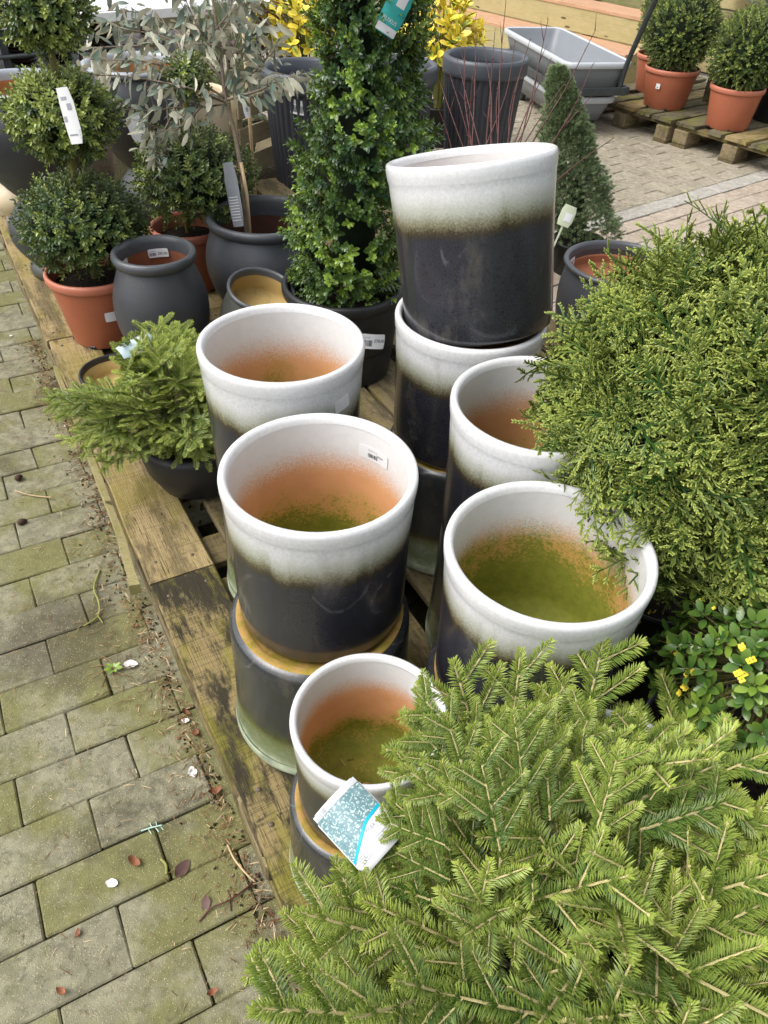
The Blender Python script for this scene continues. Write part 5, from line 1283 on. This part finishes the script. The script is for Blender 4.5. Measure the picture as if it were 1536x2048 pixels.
print_on(tg, barcode(-.44, .415, .22, .06, 'greyink', 4, 8) + [('t', 'PICEA', .0, -.16, .06, 'greyink')] + [('b', -.40, -.30 - .03 * i, .26, .008, 'greyink', 'lettering') for i in range(4)] + [('b', .05, -.28 - .03 * i, .26, .008, 'greyink', 'lettering') for i in range(4)] + [('b', .20, -.44, .18, .10, 'ink', 'emblem')], w, h, 0, .010, .0009)
pt = CAM + (_M @ Vector(((272 - 768) / 1536, (692 - 1024) / 1536, 1))) * 1.77
tall_tag('pale blue plant tag lying on the twigs of the small spruce', pt, face_cam(pt, R(-62), R(-25), R(-20)), .04, .085, 'bluetag', 'plant tag', [('b', -.4, .1, .8, .25, 'white', 'white_stripe')], bend=.006)
# ---------------------------------------------------------------- litter on the paving
def gpt(x, y, z=.0075):
    d = _M @ Vector(((x - 768) / 1536, (y - 1024) / 1536, 1)); return CAM + d * ((z - CAM_H) / d.z)
def flat_leaf(name, L, W, m, cup=.15, seed=1):
    r = random.Random(seed); V = []; F = []; n = 6
    for i in range(n + 1):
        f = i / n; hw = W / 2 * math.sin(math.pi * min(.97, f * .92 + .06)) ** .8 * r.uniform(.85, 1.1)
        x = (f - .5) * L; z = cup * L * (2 * f - 1) ** 2 * .5
        V += [(x, -hw, z + cup * hw + r.uniform(0, .002)), (x, 0, z), (x, hw, z + cup * hw + r.uniform(0, .002))]
    for i in range(n): a = 3 * i; F += [(a, a + 3, a + 4, a + 1), (a + 1, a + 4, a + 5, a + 2)]
    V2 = [(x, y, z - .0006) for x, y, z in V]; k = len(V); F2 = [tuple(k + q for q in reversed(f)) for f in F]
    return mesh_py(name, V + V2, F + F2, m, None, True)
def drop(name, me, x, y, label, catg, rz=0.0, tilt=.1, z=.009, group=None):
    p = gpt(x, y, z); o = add(name, me, None, tuple(p), (rnd.uniform(-tilt, tilt), rnd.uniform(-tilt, tilt), rz)); tag(o, label, catg, group); return o
pl_ = [flat_leaf('white_petal', .030, .022, M['shed'], .18, s) for s in range(4)]
for k, (x, y, s, lab) in enumerate(((262, 1330, 1.25, 'largest fallen white petal beside the weed clump on the paving'), (371, 1442, .7, 'white petal among red dry leaves against the pallet edge'), (385, 1545, 1.0, 'white petal near the litter by the pallet, lower of the pair there'), (224, 1767, .9, 'white heart-shaped petal alone on the mossy paver low at the left'), (131, 853, .5, 'tiny white petal by the pallet corner below the small spruce'), (22, 672, .6, 'white petal on the pavers at the far left edge'), (243, 1110, .6, 'white petal scrap beside the split timber end'))):
    o = drop('white_petal', pl_[k % 4], x, y, lab, 'petal', rnd.uniform(0, 6)); o.scale = (s * .8, s * .8, s)
dl = [flat_leaf('dry_leaf', .034, .02, M['dry_leaf'], .6, 10 + s) for s in range(4)]; dp = flat_leaf('dry_leaf', .050, .028, M['dry_purple'], .12, 33)
for k, (x, y, me, s, lab) in enumerate(((392, 1470, dl[0], .9, 'rust-red curled leaf against the pallet side'), (372, 1428, dl[1], .8, 'rust-red leaf just above the white petal at the pallet'), (428, 1585, dl[2], 1.0, 'brown and red leaf scrap in the litter below the pallet opening'), (364, 1738, dp, 1.0, 'flat purplish fallen leaf on the lower pavers'), (412, 1808, dp, .7, 'small purplish leaf beside the thin forked twig'), (270, 1725, dl[3], 1.0, 'narrow dark brown leaf lying across the mossy paver'), (158, 1868, dl[1], .6, 'orange curled leaf in a paver joint'), (124, 1984, dl[0], .7, 'wet red leaf on the pale paver at the bottom left'), (425, 1985, dl[2], .7, 'brown leaf near the bottom edge under the spruce'), (270, 1255, dl[3], .6, 'pinkish leaf scrap beside the dark pallet edge'))):
    o = drop('dry_leaf', me, x, y, lab, 'leaf', rnd.uniform(0, 6), .35); o.scale = (s * .75, s * .75, s)
def gtwig(name, ctrl, rad, m, label, catg, side=()):
    pts = curve_pts([gpt(x, y, .010 + .003 * ((i * 7) % 3)) for i, (x, y) in enumerate(ctrl)], 16); pr = [tube_np(pts, rad, 5)]
    for c in side: pr.append(tube_np(curve_pts([gpt(x, y, .011) for x, y in c], 8), rad * .7, 4))
    V, T, t, mi = cat(pr); tag(add(name, mesh_np(name, V, T, m, None, None, True)), label, catg)
gtwig('green_twig', [(200, 1140), (188, 1175), (198, 1205), (196, 1232), (168, 1252)], .0022, M['greenstem'], 'yellow-green forked twig on the sandy pavers near the pallet corner', 'twig', [[(196, 1232), (206, 1246)], [(188, 1178), (186, 1205)]])
gtwig('pale_twig', [(30, 981), (60, 990), (105, 995)], .0018, M['cane'], 'straight pale twig on the pavers at the left edge', 'twig')
gtwig('forked_twig', [(398, 1843), (425, 1815), (460, 1800), (500, 1770), (520, 1745)], .0016, M['redtwig'], 'thin dark forked twig running to the pallet foot', 'twig', [[(460, 1800), (462, 1822)], [(462, 1800), (455, 1780)]])
gtwig('curved_straw', [(455, 1690), (470, 1720), (495, 1750), (512, 1765)], .0018, M['cane'], 'curved brown straw along the pallet foot', 'straw')
gtwig('green_twig', [(322, 1718), (332, 1730), (333, 1748)], .0026, M['greenstem'], 'short bent yellow-green twig beside the purplish leaf', 'twig')
gtwig('conifer_sprig', [(282, 1662), (300, 1656), (325, 1650)], .0016, M['bluesprig'], 'blue-green conifer sprig lying across a paver joint', 'sprig', [[(296, 1657), (303, 1668)], [(304, 1655), (300, 1646)], [(310, 1654), (318, 1664)], [(314, 1653), (312, 1643)], [(320, 1651), (327, 1660)]])
# weed clump
wd = thing('weed', 'tiny green weed in a clump of dead stalks on the pavers', 'weed', tuple(gpt(228, 1340, .006)))
wt = [leaf_t(.016, .010, .2, .1, .6, .9, .004)]
for k in range(7): add('leaf', mesh_np('leaf', *wt[0][:2], M['berry_leaf'], None, wt[0][2]), wd, mat4=frame((0, 0, .004), (math.cos(k * .9), math.sin(k * .9), .4), (0, 0, 1), rnd.uniform(.7, 1.2)))
for k in range(9): a = k * .7; tube('dead_stalk', [(0, 0, .003), (.02 * math.cos(a), .02 * math.sin(a), .008), (.05 * math.cos(a + .3), .05 * math.sin(a + .3), .004)], .0009, M['straw'], wd, 4)
for k, (x, y) in enumerate(((44, 1043), (37, 955))):
    st_me = lathe('cone_scrap', [(0, -.009), (.008, -.006), (.011, 0), (.007, .006), (0, .009)], M['dark_gap'], 9, .2); drop('cone_scrap', st_me, x, y, ('dark brown cone scrap on the pavers left of the bowl', 'small brown snail-like scrap near the left edge')[k], 'cone scrap', 0, .3, .014)
# dead needles, straws and grit gathered along the pallet foot
parts = []; r_ = random.Random(8)
for k in range(2200):
    v = r_.uniform(.2, 2.7); u = .135 - abs(r_.gauss(0, .035)) - .004 if r_.random() < .72 else .13 - r_.uniform(0, .42) * r_.random()
    if v > 1.05 and v < 1.6 and r_.random() < .3: u -= .10 * r_.random()
    p = P(u, v, .008 + r_.uniform(0, .006)); a = r_.uniform(0, 6.28); ln = r_.choice((.006, .010, .014, .022)); d = Vector((math.cos(a), math.sin(a), r_.uniform(-.1, .15))) * ln
    V, T, t = tube_np([p, p + d * .5 + Vector((0, 0, .001)), p + d], [.0006, .0009, .0005], 3); parts.append((V, T, t, 0 if r_.random() < .8 else 1))
for k in range(420):
    v = r_.uniform(.15, 2.6); u = .13 - r_.uniform(.0, 1.3) * r_.random(); p = P(u, v, .008); a = r_.uniform(0, 6.28); d = Vector((math.cos(a), math.sin(a), .05)) * r_.choice((.006, .009, .012))
    V, T, t = tube_np([p, p + d], [.0007, .0005], 3); parts.append((V, T, t, r_.choice((0, 0, 1))))
for (cx, cy, cz, rr, nn) in ((.225, .752, .4145, .105, 46), (-.098, .886, .4105, .10, 26), (-.006, .590, .3135, .075, 30), (-.194, 1.205, .428, .10, 14)):
    for k in range(nn):
        a = r_.uniform(0, 6.28); q = rr * math.sqrt(r_.random()); p = Vector((cx + q * math.cos(a), cy + q * math.sin(a), cz + .0006)); a = r_.uniform(0, 6.28); d = Vector((math.cos(a), math.sin(a), .03)) * r_.choice((.006, .010, .014))
        V, T, t = tube_np([p, p + d], [.0008, .0005], 3); parts.append((V, T, t, r_.choice((0, 0, 1))))
V, T, t, m = cat(parts); add('needle_litter', mesh_np('needle_litter', V, T, [M['straw'], M['cane']], m), None, kind='stuff')
# bark chips and soil crumbs
parts = []
for k in range(900):
    v = r_.uniform(.2, 2.7); u = .135 - abs(r_.gauss(0, .03)); p = P(u, v, .006 + r_.uniform(0, .004)); s = r_.uniform(.001, .0028)
    V, F = box(s * 2.2, s * 1.4, s, 0); Mx = Matrix.Translation(p) @ Euler((r_.uniform(-.5, .5), r_.uniform(-.5, .5), r_.uniform(0, 6))).to_matrix().to_4x4()
    T = [(f[0], f[1], f[2]) for f in F] + [(f[0], f[2], f[3]) for f in F]; parts.append((xf(Mx, V), np.array(T), 0, r_.choice((0, 0, 0, 1, 2))))
for k in range(800):   # debris between the deck boards
    u = r_.uniform(.29, 1.0); v = r_.uniform(.3, 1.6); p = P(u, v, .006 + r_.uniform(0, .01)); s = r_.uniform(.002, .006); V, F = box(s * 2.4, s * 1.2, s, 0); Mx = Matrix.Translation(p) @ Euler((r_.uniform(-.5, .5), r_.uniform(-.5, .5), r_.uniform(0, 6))).to_matrix().to_4x4()
    T = [(f[0], f[1], f[2]) for f in F] + [(f[0], f[2], f[3]) for f in F]; parts.append((xf(Mx, V), np.array(T), 0, r_.choice((0, 0, 1, 2))))
V, T, t, m = cat(parts); add('soil_crumbs', mesh_np('soil_crumbs', V, T, [M['dirt'], M['dry_leaf'], M['stone']], m), None, kind='stuff')
